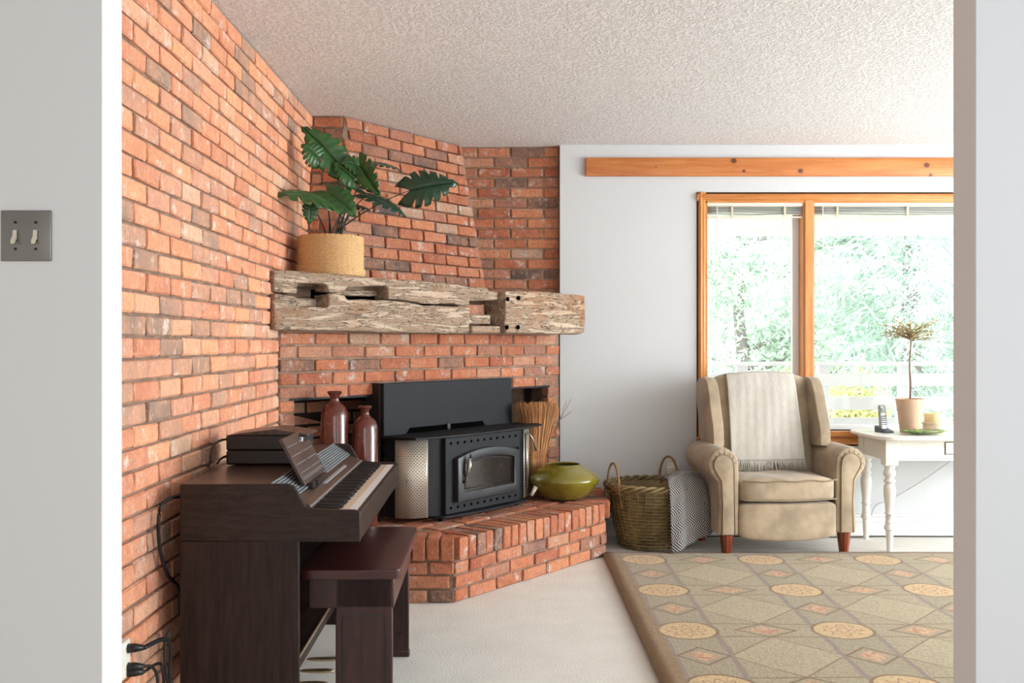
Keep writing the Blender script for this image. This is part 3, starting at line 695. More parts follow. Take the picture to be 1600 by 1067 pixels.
rim = MB(); rim.tube([(a, fy-.018, b) for a, b in ig], .003, 6, closed=True); rim.build('glass_retainer', M['pewter'], door, smooth=True)
hd = MB().tube([(.300, fy-.028, .235), (.300, fy-.045, .235), (.303, fy-.05, .245), (.312, fy-.052, .28), (.316, fy-.05, .315)], [.007, .007, .010, .012, .009], 10)
hd.build('coil_handle', M['spring'], door, smooth=True)['label'] = 'silver coiled spring door handle'
hd = MB().tube([(.316, fy-.052, .322), (.318, fy-.056, .336), (.322, fy-.054, .322), (.318, fy-.052, .31)], .004, 8, closed=True).tube([(.300, fy-.04, .235), (.294, fy-.042, .205), (.288, fy-.03, .19)], .005, 8)
hd.build('handle_rod', M['black'], door, smooth=True)
for z in (.30, .145):
    MB().lathe([(.008, 0), (.008, .035)], 12).build('hinge', M['iron'], door, smooth='auto').location = (.776, fy-.015, z)
# tool handle at the right
tl = MB().tube([(.885, -.235, .40), (.885, -.24, .10)], .009, 10); tl.build('air_control_rod', M['spring'], stove, smooth=True)
tl = MB().tube([(.885, -.245, .405), (.905, -.26, .38), (.935, -.27, .30)], [.004, .004, .009], 8); tl.build('latch_hook', M['spring'], stove, smooth=True)
tl = MB().tube([(.955, -.22, .04), (.975, -.24, .09)], [.009, .013], 10); tl.build('damper_knob', M['white_plastic'], stove, smooth=True)
tl = MB().tube([(.06, -.08, .22), (.035, -.14, .215)], [.006, .014], 10); tl.build('side_knob', M['pewter'], stove, smooth=True)

# ------------------------------------------------------------------ bottle vases
def bottle(loc, H, r, label):
    t = thing('bottle_vase', label, 'vase', loc, 0, 'brown stoneware bottles on the hearth')
    pr = [(r*.80, 0), (r*.9, .006), (r*.97, .04), (r, .12), (r, H*.78), (r*.985, H*.785), (r*.985, H*.815), (r*.94, H*.85), (r*.80, H*.882), (r*.56, H*.905), (r*.36, H*.92), (r*.33, H*.94), (r*.34, H*.965), (r*.50, H*.985), (r*.55, H*.992), (r*.50, H), (r*.34, H*.995), (r*.26, H*.96), (r*.25, H*.9)]
    MB().lathe(pr, 40).build('body', M['cowrie'], t, smooth='auto', angle=60)
    for a in (-1.9, .9):
        MB().soft((r*.99*math.cos(a), r*.99*math.sin(a), H*.775), (.014, .014, .012), 1, 4).build('lug', M['cowrie'], t, smooth=True)
bottle((-.828, 4.70, HZ), .675, .066, 'taller rust brown glazed bottle standing next to the brick wall')
bottle((-.690, 4.745, HZ), .602, .063, 'shorter rust brown glazed bottle beside the stove')

# ------------------------------------------------------------------ broom sheaf
def broom():
    t = thing('straw_broom', 'upright bundle of orange straw tied with twine behind the stove', 'broom', (.155, 5.875, HZ), math.atan2(FD.y, FD.x))
    mb = MB(); rnd = random.Random(4)
    for i in range(760):
        u = rnd.uniform(-1, 1); v = rnd.uniform(-1, 1); top = Vector((u*.155+.01, v*.045-.01, .545+rnd.uniform(-.03, .012)))
        mid = Vector((u*.068, v*.034, .235)); bot = Vector((u*.085, v*.04, .0+rnd.uniform(0, .01)))
        k = Vector((rnd.uniform(-.008, .008), rnd.uniform(-.01, .01), 0))
        p = [bot, mid, mid.lerp(top, .45)+k+Vector((-u*.012, 0, 0)), top+k]
        mb.tube(p, [.0022, .002, .0022, .0012], 3)
        if i % 3 == 0:
            a = mid.lerp(top, .8); mb.tube([a, top+Vector((rnd.uniform(-.02, .02), rnd.uniform(-.01, .01), rnd.uniform(-.02, .01)))], .0011, 3)
    mb.build('straw', M['straw'], t, smooth=True)['kind'] = 'stuff'
    core = MB().lathe([(.03, 0), (.055, .2), (.06, .3), (.1, .5)], 16, fn=lambda r, z, a, k: r*(1 if abs(math.cos(a)) > .7 else .7)); core = MB(); 
    for z in (.225, .235, .248, .262):
        MB().tube([(.078*math.cos(a), .042*math.sin(a), z+.002*math.sin(3*a)) for a in [2*PI*i/28 for i in range(28)]], .0035, 5, closed=True).build('twine', M['twine'], t, smooth=True)
    st = MB()
    for a, b in (((.13, -.04, .36), (.33, -.02, .56)), ((.12, -.05, .33), (.28, -.02, .55)), ((.13, 0, .38), (.30, -.04, .48))):
        st.tube(bez(a, Vector(a).lerp(Vector(b), .3)+Vector((0, 0, .02)), Vector(a).lerp(Vector(b), .7), b, 8), .0016, 4)
    st.build('stray_twig', M['twig'], t, smooth=True)
broom()
# ------------------------------------------------------------------ olive bowl
bowl = thing('ceramic_bowl', 'large olive green glazed bowl on the brick hearth', 'bowl', (.318, 5.735, HZ))
pr = [(.085, 0), (.10, .004), (.135, .02), (.175, .06), (.200, .095), (.2085, .115), (.2085, .122), (.20, .135), (.165, .165), (.13, .185), (.108, .196), (.104, .203), (.098, .205), (.093, .200), (.10, .190), (.15, .15), (.185, .115), (.15, .06), (.09, .02), (.001, .018)]
MB().lathe(pr, 64).build('bowl_body', M['olive'], bowl, smooth='auto', angle=70)
MB().lathe([(.186, .118), (.15, .062), (.09, .0215), (.001, .0195)], 48, cap=False).build('bowl_interior', M['olive_in'], bowl, smooth=True)

# ------------------------------------------------------------------ electric piano
piano = thing('electric_piano', 'dark walnut electric piano standing against the brick wall', 'piano', (-1.0, 3.005, 0), math.atan2(.022, 1.235))
PL_ = 1.235
# local x 0 (wall) .. .545 (front), y 0..PL_
prof = [(0, .60), (0, .772), (.325, .772)]+[(.325+.012+.05*t, .771-.073*(t**1.0)*(3*t-2*t*t if t < 1 else 1)**.6) for t in (.15, .35, .55, .75, .95)]+[(.405, .697), (.44, .694), (.53, .692), (.546, .686), (.546, .595)]
for y, nm in ((0, 'side_panel'), (PL_-.022, 'side_panel')):
    MB().prism(prof, lambda a, b, d: (a, d, b), y, y+.022).build('cheek_panel', M['walnut'], piano, bevel=.003)
    MB().box((0, y+.001, 0), (.36, y+.021, .599)).build('side_panel', M['walnut_v'], piano, bevel=.002)
for (x, y) in ((.20, .765), (.33, .70)):
    o = MB().lathe([(.004, 0), (.004, .003)], 8).build('screw', M['iron'], piano); o.rotation_euler = (PI/2, 0, 0); o.location = (x, 0, y-.02)
MB().box((0, .022, .755), (.275, PL_-.022, .771)).build('top_board', M['walnut_top'], piano, bevel=.002)
MB().box((.0, .022, .30), (.016, PL_-.022, .755)).build('back_board', M['walnut_v'], piano)
MB().box((.016, .022, .595), (.53, PL_-.022, .63)).build('key_bed', M['walnut'], piano)
MB().box((.53, .022, .598), (.546, PL_-.022, .684)).build('key_slip', M['walnut'], piano, bevel=.003)
# slope with grille
def slope(mb, x0, z0, x1, z1, th, y0, y1):
    mb.prism([(x0, z0), (x1, z1), (x1-.002, z1-th), (x0-.002, z0-th)], lambda a, b, d: (a, d, b), y0, y1)
m_ = MB(); slope(m_, .275, .768, .345, .722, .01, .022, PL_-.022); m_.build('grille_back', M['black'], piano)
for i in range(9):
    t_ = i/8; x = .272+.066*t_; z = .772-.044*t_; 
    MB().box((x, .022, z-.003), (x+.0045, PL_-.022, z+.003)).build('grille_slat', M['grille'], piano)
m_ = MB(); slope(m_, .345, .724, .398, .700, .02, .022, PL_-.022); m_.build('control_panel', M['walnut_top'], piano, bevel=.002)
MB().box((.362, .42, .714), (.374, .90, .7205)).build('control_strip', M['silver'], piano)
MB().box((.390, .022, .69), (.396, PL_-.022, .7035)).build('key_felt_rail', M['silver'], piano)
NK = 52; KW = (PL_-.05)/NK
me_w = None; me_f = None; me_b = None
for i in range(NK):
    y0 = .025+i*KW
    if me_w is None:
        o = MB().box((.39, .0005, .655), (.504, KW-.0006, .684)).build('white_key', M['ivory'], piano); me_w = o.data
        f = MB().box((.504, .0005, .658), (.5290, KW-.0006, .6845)).build('key_front', M['key_front'], o); me_f = f.data
    else:
        o = bpy.data.objects.new('white_key', me_w); C.objects.link(o); o.parent = piano
        f = bpy.data.objects.new('key_front', me_f); C.objects.link(f); f.parent = o
    o.location = (0, y0, 0)
    if (i % 7) in (0, 2, 3, 5, 6) and i < NK-1:
        if me_b is None:
            b_ = MB().prism([(.392, .684), (.392, .698), (.474, .697), (.480, .684)], lambda a, b, d: (a, d, b), -.0055, .0055).build('black_key', M['black_key'], piano); me_b = b_.data
        else:
            b_ = bpy.data.objects.new('black_key', me_b); C.objects.link(b_); b_.parent = piano
        b_.location = (0, y0+KW, 0)
MB().box((.10, .022, .14), (.116, PL_-.022, .595)).build('kick_board', M['black'], piano)
MB().box((.19, .022, .06), (.275, PL_-.022, .115)).build('pedal_box', M['walnut'], piano, bevel=.003)
MB().box((.275, .022, .105), (.281, PL_-.022, .117)).build('pedal_box_strip', M['brass'], piano)
for y in (.33, .46, .59):
    m_ = MB().soft((.335, y, .052), (.12, .028, .014), .8, 6, fn=lambda p: Vector((p.x, p.y*(1.0+p.x*6), p.z)))
    m_.build('pedal', M['brass'], piano, smooth=True)
# music rest
mr = MB(); A_ = Vector((.346, .19, .742)); Bq = Vector((.346, .575, .742)); TT = Vector((-.078, 0, .150)); nn_ = Vector((.150, 0, .078)).normalized()
vs = [A_, Bq, Bq+TT, A_+TT]; mr.add([v for v in vs]+[v-nn_*.012 for v in vs], [(0,1,2,3),(7,6,5,4),(0,4,5,1),(1,5,6,2),(2,6,7,3),(3,7,4,0)])
rest = mr.build('music_rest', M['walnut_top'], piano, bevel=.002)
for k_, (a0, a1) in [(t, s) for t in (.80, .60, .42, .24) for s in ((.05, .45), (.53, .95))]+[(.14, (.03, .97)), (.105, (.03, .97))]:
    p = A_.lerp(Bq, a0)+TT*k_+nn_*.0005; q = A_.lerp(Bq, a1)+TT*k_+nn_*.0005
    MB().tube([p, q], .0011, 4).build('inlay_line', M['silver'], rest)
MB().box((.335, .25, .722), (.36, .52, .7415)).build('rest_ledge', M['walnut'], piano, bevel=.002)
MB().box((.355, .30, .725), (.366, .33, .745)).build('rest_clip', M['black'], piano)

# equipment cases on the piano
def case(z, h, label, lid):
    t = thing('equipment_case', label, 'case', (-.99, 3.46, z), 0.02)
    MB().box((0, 0, 0), (.27, .20, h)).build('case_shell', M['black'], t, bevel=.006)
    if lid:
        MB().prism([(0, h), (.25, h), (.285, h-.004), (.285, h+.004), (.17, h+.022), (.06, h+.010)], lambda a, b, d: (a, d, b), .002, .198).build('lid', M['walnut_top'], t, bevel=.003)
        MB().box((.232, -.004, h-.030), (.268, 0, h-.004)).build('corner_plate', M['silver'], t, bevel=.002)
    else:
        for x in (.03, .22): MB().lathe([(.008, 0), (.008, .004)], 10).build('foot', M['black'], t).location = (x, .03, -.003)
case(.776, .050, 'lower flat black case under the wooden lidded one on the piano', False)
case(.826, .052, 'black case with brown wooden lid, uppermost on the piano', True)
def cord(name, pts, r, m, label, n=6, cat='cable'):
    o = MB().tube(catmull(pts, 7), r, n).build(name, M[m], None, smooth=True); return tag(o, label, cat)
cord('power_cable', [(-.985, 3.50, .86), (-1.01, 3.47, .862), (-1.03, 3.44, .84), (-1.035, 3.42, .79), (-1.035, 3.40, .778)], .004, 'cable', 'black cable looping from the lidded case down behind the piano')
cord('power_cable', [(-.985, 3.54, .80), (-1.005, 3.52, .80), (-1.02, 3.50, .792), (-1.025, 3.48, .779)], .004, 'cable', 'short black cable at the lower case beside the brick wall')
cord('power_cable', [(-1.0, 3.05, .73), (-1.03, 3.0, .73), (-1.045, 2.96, .70), (-1.05, 2.97, .60), (-1.045, 3.02, .50), (-1.03, 3.08, .44), (-1.03, 3.10, .36)], .006, 'cable', 'thick black cable hanging in a loop behind the piano')

# bench
bench = thing('piano_bench', 'dark mahogany piano bench with padded oxblood seat', 'bench', (-.50, 3.12, 0), .02)
def bseat(p):
    return Vector((p.x, p.y, p.z*(1.0) + (.006*(1-(p.x/.17)**2)*(1-(p.y/.36)**2) if p.z > 0 else 0)))
MB().soft((0, .355, .474), (.322, .74, .034), .10, 18, fn=bseat).build('seat', M['leather'], bench, smooth=True)
MB().box((-.135, .02, .36), (.135, .69, .458)).build('apron', M['mahogany'], bench, bevel=.004)
for y in (.02, .665):
    lg = MB().box((-.05, y, 0), (.13, y+.028, .457)).build('leg', M['mahogany'], bench, bevel=.004)
    yy = y-.0005 if y < .1 else y-.0005
    pn = MB().tube([(-.02, yy, .09), (.10, yy, .09), (.107, yy, .097), (.107, yy, .33), (.10, yy, .337), (-.02, yy, .337), (-.027, yy, .33), (-.027, yy, .097)], .0022, 5, closed=True)
    pn.build('panel_groove', M['black'], lg)
    MB().box((-.10, y-.002, 0.0), (.133, y+.030, .025)).build('foot', M['mahogany'], lg, bevel=.004)

# ------------------------------------------------------------------ outlet with plugs on the left brick wall
out = thing('wall_outlet', 'white electrical outlet box with black plugs low on the brick wall', 'outlet', (LX, 2.76, 0))
MB().box((0, -.12, .285), (.022, -.02, .385)).build('cover_plate', M['white_plastic'], out, bevel=.003)
for z in (.362, .31, .295):
    MB().tube([(.022, -.04, z), (.04, -.035, z), (.06, -.025, z-.003)], [.013, .012, .007], 8).build('plug', M['cable'], out, smooth=True)
cord('plug_cord', [(-1.01, 2.735, .359), (-.99, 2.84, .352), (-.985, 2.88, .31), (-.99, 2.89, .22), (-.97, 2.90, .12), (-.95, 2.93, .01)], .0065, 'cable', 'thick black cord curving down from the upper plug of the outlet')
cord('plug_cord', [(-1.01, 2.735, .307), (-1.0, 2.77, .295), (-.995, 2.80, .25), (-1.0, 2.80, .15), (-1.0, 2.80, .02)], .0045, 'cable', 'straight black cord dropping from the lowest plug of the outlet')
cord('plug_cord', [(-1.01, 2.735, .292), (-1.0, 2.83, .285), (-.995, 2.85, .24), (-1.0, 2.86, .15), (-.98, 2.88, .02)], .0045, 'cable', 'middle black cord between the two other outlet cords')
cord('plug_cord', [(-1.02, 2.98, .34), (-1.03, 2.96, .30), (-1.02, 2.95, .2), (-1.0, 2.97, .1), (-.99, 2.98, .012)], .004, 'cable', 'thin black cord running down the piano back corner')

# light switch
sw = thing('light_switch', 'brushed bronze double toggle light switch plate on the hall wall', 'light switch', ((42-CU)/F*OY0, OY0, EYE+(CV-368.5)/F*OY0))
MB().box((-.0575, -.005, -.0575), (.0575, 0, .0575)).build('switch_plate', M['bronze'], sw, bevel=.0035, seg=3)
for x in (-.0235, .0225):
    MB().box((x-.005, -.0062, -.012), (x+.005, -.005, .012)).build('toggle_slot', M['black'], sw)
    MB().prism([(-.010, .008), (-.012, -.006), (-.020, -.016), (-.020, -.024), (-.003, -.010), (-.003, .010)], lambda a, b, d: (x+d, a, b+.004), -.0042, .0042).build('toggle', M['toggle'], sw, bevel=.001)
    for z in (.030, -.030):
        o = MB().lathe([(.0001, 0), (.0035, 0), (.003, .0015), (.0001, .0015)], 12, cap=False).build('screw', M['black'], sw); o.rotation_euler = (PI/2, 0, 0); o.location = (x, -.005, z)

# ------------------------------------------------------------------ basket planter with monstera
pot = thing('woven_planter', 'round golden seagrass planter on the left end of the mantel', 'planter', (-.878, 4.875, tp(.4)+.004))
def wv(r, z, a, k): return r+.0042*math.sin(a*38+(PI if k % 4 < 2 else 0))*(1 if 1 < k < 78 else 0)+.0022*math.sin(k*PI/2)
prf = []
for k in range(80):
    z = .205*k/79; r = .158 if z > .058 else .155+.012*math.sin(PI*z/.058)
    if k < 3: r -= .006*(3-k)
    prf.append((r, z))
prf += [(.150, .206), (.146, .20), (.146, .15), (.001, .15)]
MB().lathe(prf, 276, fn=wv).build('basket_weave', M['seagrass'], pot, smooth=True)
MB().lathe([(.145, .172), (.001, .178)], 24, cap=False).build('soil', M['soil'], pot)
plant = thing('monstera_plant', 'split leaf monstera with glossy green leaves growing out of the mantel planter', 'plant', (-.865, 4.875, tp(.4)+.18))
def leaf(base, tip, width, nrm, m, fold=.25, droop=.15, notch=1.0, seed=0):
    rnd = random.Random(seed); base = Vector(base); tip = Vector(tip); ax = tip-base; L = ax.length; ax.normalize()
    n = Vector(nrm); n = (n-ax*n.dot(ax)).normalized(); sd = ax.cross(n); mb = MB(); N = 40; K = 5
    for sg in (1, -1):
        def fn(a, b):
            # a 0..1 across (midrib->edge), b 0..1 along outline
            t = b; mid = .12+.88*t
            wdt = math.sin(PI*min(1, (t*.93+.10)))**.75*width*(1.05-.35*t)
            ph = (t*6.2+.15) % 1.0; cut = 1.0
            if notch and .16 < t < .9: cut = 1-(.62*notch)*max(0, 1-abs(ph-.5)/.13)
            along = mid-(.12+.20*(1-t))*(a*cut)*(1-t*.75)*(1 if t < .9 else .3)*1.0+.10*a*cut*t
            p = base+ax*(L*along)+sd*(sg*a*cut*wdt)
            dd = a*cut
            p += n*(fold*width*dd*(1) - droop*L*(along-.3)**2 - .18*width*dd*dd*1.6)
            p += n*(.03*width*math.sin(t*38)*dd)
            return p
        mb.grid(K, N, fn)
    o = mb.build('leaf', m, plant, smooth=True, solid=.0016); return o
def PP(x, y, dy=0.0):   # crop measurement -> local position on a plane at the plant (dy = nearer / farther)
    u = 420+x/4.103; v = 180+y/4.103; Y = 4.875+dy
    return Vector(((u-CU)*Y/F-plant.location.x, dy, EYE+(CV-v)*Y/F-plant.location.z))
cb = Vector((0, 0, 0))
LV = [ # base, tip (crop px + depth), width, normal, mat
    (PP(462, 335, .0), PP(236, 78, -.06), .062, (.5, -1, .1), 'leaf', 1),
    (PP(400, 560, -.12), PP(84, 462, -.30), .075, (.1, -.6, 1), 'leaf', 2),
    (PP(350, 470, -.06), PP(540, 600, -.16), .062, (.1, -.9, .8), 'leaf', 3),
    (PP(570, 300, -.02), PP(690, 500, -.05), .05, (-.7, -.8, .3), 'leaf', 4),
    (PP(870, 490, -.03), PP(1180, 420, -.05), .066, (.1, -1, .25), 'leaf_dk', 5),
    (PP(610, 500, -.03), PP(870, 600, -.06), .045, (.2, -.5, 1), 'leaf_dk', 6),
    (PP(640, 300, .03), PP(840, 325, .05), .045, (.1, -.3, 1), 'leaf_dk', 7),
    (PP(560, 420, -.02), PP(430, 300, -.05), .045, (.6, -1, .2), 'leaf', 8),
    (PP(600, 470, .03), PP(350, 400, .06), .05, (.1, -.3, 1), 'leaf_dk', 9),
    (PP(270, 560, -.12), PP(262, 690, -.12), .028, (.4, -1, .0), 'leaf', 10),
    (PP(480, 575, .02), PP(640, 585, .02), .04, (.1, -.35, 1), 'leaf_dk', 11),
    (PP(600, 330, -.0), PP(480, 290, -.06), .04, (.1, -1, .5), 'leaf', 12),
    (PP(330, 290, -.05), PP(228, 190, -.10), .045, (.4, -1, .2), 'leaf', 13)]
for i, (b_, t_, wd, nr, mt, sd) in enumerate(LV):
    wd *= 1.6
    leaf(b_, t_, wd, nr, M[mt], seed=sd, fold=.35 if sd in (1, 4) else .2, droop=.25, notch=1.0 if sd not in (3, 10) else .5)
    r0_ = Vector((.03*math.cos(i*2.4), .03*math.sin(i*2.4)-.01, -.01)); md = r0_.lerp(b_, .5)+Vector((0, 0, .05+.2*abs(b_.x)))
    if i in (11, 12): continue
    MB().tube(bez(r0_, r0_+Vector((b_.x*.15, 0, .10)), b_+Vector((-b_.x*.25, 0, -.03 if b_.z < .3 else -.1)), b_+(t_-b_)*.14, 14), [.0045-.0028*j/14 for j in range(15)], 6).build('leaf_stem', M['stem'], plant, smooth=True)

# ------------------------------------------------------------------ willow basket
wbk = thing('willow_basket', 'round green-brown willow log basket with two loop handles on the carpet', 'basket', (.845, 5.875, 0))
rows = 18
def wfn(r, z, a, k): return r+.0055*math.sin(a*17+(PI if (k//4) % 2 else 0))+.0110*math.cos(k*PI/2)
prf = []
for k in range(rows*4):
    z = .012+.345*k/(rows*4-1); t = z/.357; r = .175+.085*t**.8-.012*max(0, t-.8)
    prf.append((r, z))
prf = [(.001, .006), (.165, .006)]+prf+[(.25, .36), (.24, .355), (.235, .30), (.18, .03), (.001, .03)]
MB().lathe(prf, 120, fn=lambda r, z, a, k: wfn(r, z, a, k-2) if 2 <= k < rows*4+2 else r, cap=False).build('basket_body', M['willow'], wbk, smooth=True)
for j in range(3):
    pts = []
    for i in range(120):
        a = 2*PI*i/120; q = a*9+j*2*PI/3; pts.append(((.262+.014*math.cos(q))*math.cos(a), (.262+.014*math.cos(q))*math.sin(a), .365+.014*math.sin(q)))
    MB().tube(pts, .0095, 6, closed=True).build('braided_rim', M['willow'], wbk, smooth=True)
for i in range(34):
    a = 2*PI*i/34; pts = [((.178+.085*t**.8+.004)*math.cos(a+.03*math.sin(t*9)), (.178+.085*t**.8+.004)*math.sin(a+.03*math.sin(t*9)), .012+.35*t) for t in [k/8 for k in range(9)]]
    MB().tube(pts, .0034, 5).build('stake', M['willow'], wbk, smooth=True)
for th_ in (math.radians(207), math.radians(58)):
    cx_, cy_ = math.cos(th_), math.sin(th_); tx_, ty_ = -cy_, cx_; rr_ = .262
    def HP(s_, z, r): return (cx_*r+tx_*s_, cy_*r+ty_*s_, z)
    pts = [HP(-.060, .25, rr_-.015)]+[HP(-.060*math.cos(t*PI), .37+.135*math.sin(t*PI), rr_+.004) for t in [k/16 for k in range(17)]]+[HP(.060, .25, rr_-.015)]
    MB().tube(pts, .0075, 8).build('handle', M['willow_lt'], wbk, smooth=True)
    for k in range(3):
        pts = [HP(.085*math.cos(t*9+k*2), .352+.022*math.sin(t*11+k), rr_+.010+.006*math.cos(t*14)) for t in [i/20 for i in range(21)]]
        MB().tube(pts, .005, 5).build('handle_wrap', M['willow_lt'], wbk, smooth=True)
# herringbone blanket over the basket
def blank(a, b):
    # a across (left->right), b from inside back over the rim down to the floor
    ang = -1.36+a*1.12     # around the basket's front right
    t = b
    if t < .30:
        q = t/.30; r = .14+.135*q; z = .395+.035*math.sin(PI*min(1, q*.7))+.035*math.sin(a*3.1)
    else:
        q = (t-.30)/.70; r = .275+.030*math.sin(q*1.3)+.02*q; z = .418+.035*math.sin(a*3.1)-(.40-.11*a*a)*q+.002
        if q < .12: r = .255+.02*(q/.12)+.0
    r += .012*math.sin(a*9+1)*min(1, t*2)+.006*math.sin(a*23+t*5)
    r += (.055*a**2)*min(1, t*1.6)
    x = r*math.cos(ang); y = r*math.sin(ang)
    return Vector((x, y, max(z, .012)))
bo = MB().grid(44, 46, blank, uv=True).build('herringbone_blanket', M['herring'], None, smooth=True, solid=.010); bo.location = (.845, 5.875, 0)
tag(bo, 'dark grey and white herringbone blanket draped over the right side of the willow basket', 'blanket')

# ------------------------------------------------------------------ armchair
ch = thing('wing_armchair', 'beige suede wing armchair with rolled arms in front of the window', 'armchair', (1.576, 5.585, 0), math.radians(6.2))
SU = M['suede']
# arms: profile in x,z extruded in y
def arm(sg):
    # right arm sg=+1 ; x measured outward from seat side
    i0 = .285; pr = [(i0, .125), (i0, .52)]
    cx, cz, rr = i0+.088, .522, .088
    for k in range(0, 15): 
        a = PI-k*(PI*1.22)/14; pr.append((cx+rr*math.cos(a), cz+rr*math.sin(a)))
    pr += [(i0+.118, .42), (i0+.112, .30), (i0+.118, .125)]
    def fn(a, b, d): return (sg*a, d, b)
    m_ = MB(); n = len(pr); ys = [0, .012, .10, .25, .40, .46]; sc = [1, 1, .99, .99, 1.0, 1.0]
    vs = [(sg*(i0+(a-i0)*sc[j]), y, b if b < .2 else b+.010*math.sin(y*6)) for j, y in enumerate(ys) for a, b in pr]
    fs = [(j*n+i, (j+1)*n+i, (j+1)*n+(i+1) % n, j*n+(i+1) % n) for j in range(len(ys)-1) for i in range(n)]+[tuple(range(n)), tuple((len(ys)-1)*n+i for i in range(n-1, -1, -1))]
    m_.add(vs, fs); o = m_.build('arm', SU, ch, bevel=.012, seg=3)
    # front facing panel (inset scroll) with piping
    cz2, r2 = cz, .056
    pf = [(i0+.026, .128), (i0+.030, .50)]+[(cx+r2*math.cos(a), cz2+r2*math.sin(a)) for a in [PI-k*(PI*1.15)/12 for k in range(1, 13)]]+[(i0+.100, .43), (i0+.094, .30), (i0+.098, .128)]
    MB().prism(pf, lambda a, b, d: (sg*a, d, b), -.010, .004).build('arm_front', SU, o, bevel=.005, seg=3)
    MB().tube([(sg*a, -.008, b) for a, b in pf], .0045, 6).build('piping', M['suede_dk'], o, smooth=True)
    for k in range(9):   # gathered pleats round the scroll
        a = PI*.95-k*PI*1.1/8; p0 = (sg*(cx+.060*math.cos(a)), -.004, cz+.060*math.sin(a)); p1 = (sg*(cx+.0865*math.cos(a)), .004, cz+.0865*math.sin(a)); p2 = (sg*(cx+.089*math.cos(a)), .04, cz+.089*math.sin(a))
        MB().tube([p0, p1, p2], [.002, .0032, .001], 5).build('pleat', M['suede'], o, smooth=True)
arm(1); arm(-1)
def cush(p):
    k = 1-(p.x/.285)**2
    return Vector((p.x, p.y-(.018*k if p.y < 0 else 0), p.z+(.012*k if p.z > 0 else -.004*k)+.003*math.sin(p.x*22+p.y*9)))
MB().soft((0, .225, .375), (.568, .50, .125), .22, 22, fn=cush).build('seat_cushion', SU, ch, smooth=True)
MB().tube([(-.275+.55*i/20, -.030-.018*(1-(2*i/20-1)**2), .430+.004*math.sin(i)) for i in range(21)], .004, 6).build('cushion_piping', M['suede_dk'], ch, smooth=True)
MB().tube([(-.275+.55*i/20, -.031-.018*(1-(2*i/20-1)**2), .325-.006*math.sin(PI*i/20)) for i in range(21)], .004, 6).build('cushion_piping', M['suede_dk'], ch, smooth=True)
def foot(p):
    return Vector((p.x, p.y-(.022*(1-(p.x/.29)**2) if p.y < 0 else 0), p.z-(.020*(1-(p.x/.29)**2) if p.z < 0 else 0)))
MB().soft((0, .05, .205), (.572, .13, .195), .2, 20, fn=foot).build('footrest_panel', SU, ch, smooth=True)
MB().box((-.285, .10, .14), (.285, .46, .33)).build('seat_base', SU, ch, bevel=.01)
# backrest, reclined
def bk_fn(p):
    z = p.z; k = 1-(p.x/.30)**2
    return Vector((p.x*(1-.0*z), p.y+.24*(z)*.55-(.02*k if p.y < 0 else 0), z+(.035*k if z > .2 else 0)+.002*math.sin(p.x*30)))
MB().soft((0, .435, .665), (.60, .16, .66), .2, 22, fn=bk_fn).build('backrest', SU, ch, smooth=True)
# wings
def wing(sg):
    pf = [(.19, .60), (.20, .70), (.25, .82), (.29, .92), (.34, .985), (.42, 1.0), (.52, .98), (.545, .90), (.50, .75), (.44, .60)]
    pts = [(p.x, p.y) for p in catmull([(a, b, 0) for a, b in pf+[pf[0]]], 4)[:-1]]
    m_ = MB(); lay = [(-.034, .93), (-.029, .985), (0, 1.0), (.029, .985), (.034, .93)]; n = len(pts); ca = sum(a for a, b in pts)/n; cb_ = sum(b for a, b in pts)/n
    vs = []
    for d, s_ in lay:
        for a, b in pts:
            y = ca+(a-ca)*s_; z = cb_+(b-cb_)*s_; vs.append((sg*(.325+d-.035*(.55-y)/.3*0+.010*(.45-y)+(.010 if sg < 0 else -.018)), y, z))
    fs = [(j*n+i, (j+1)*n+i, (j+1)*n+(i+1) % n, j*n+(i+1) % n) for j in range(4) for i in range(n)]+[tuple(range(n)), tuple(4*n+i for i in range(n-1, -1, -1))]
    m_.add(vs, fs); m_.build('wing', SU, ch, bevel=.016, seg=4)
wing(1); wing(-1)
MB().soft((0, .50, .40), (.60, .09, .55), .25, 12, fn=lambda p: Vector((p.x, p.y+.1*(p.z+.2), p.z))).build('back_panel', SU, ch, smooth=True)
for sx, y in ((-1, .035), (1, .035), (-1, .50), (1, .50)):
    m_ = MB()
    pr = [(.024, 0), (.025, .008), (.036, .10), (.037, .125)]
    m_.lathe(pr, 40, (sx*.345, y, 0), fn=lambda r, z, a, k: r*(1+.05*math.cos(a*10)))
    m_.build('leg', M['cherry'], ch, smooth='auto', angle=60)
# throw
th = thing('woven_throw', 'ivory woven throw with fringe hanging over the back of the armchair', 'throw', ch.location, ch.rotation_euler.z)
def thr(a, b):
    x = -.235+.415*a
    if b < .16:
        q = b/.16; y = .56-.17*q; z = .95+.082*math.sin(q*PI/2)
        x *= .97
    else:
        q = (b-.16)/.84; z = 1.032-.522*q; y = .390-(1.03-z)*.132-.012-.012*min(1, q*6)
        x += .035*q*(a-.2)+.012*q
    kx = 1-((x)/.30)**2
    z += (.030*kx-.030)*max(0, 1-b*1.3)
    y += -.020*kx*min(1, b*3)+.0008*math.sin(a*52+5*b)*min(1, b*2+.3)+.0025*math.sin(a*11+b*8)
    return Vector((x, y-.006*min(1, b*4), z))
MB().grid(60, 60, thr).build('cloth', M['throw'], th, smooth=True, solid=.006)
fr = MB(); rnd = random.Random(3)
for i in range(110):
    a = i/109; p = thr(a, 1.0); L = .062+rnd.uniform(-.015, .012)
    dx = rnd.uniform(-.012, .012); fr.tube([p, p+Vector((dx*.4, -.006, -L*.4)), p+Vector((dx, -.012+rnd.uniform(-.008, .004), -L))], [.0028, .0022, .0015], 4)
fr.build('fringe', M['throw'], th, smooth=True)['kind'] = 'stuff'

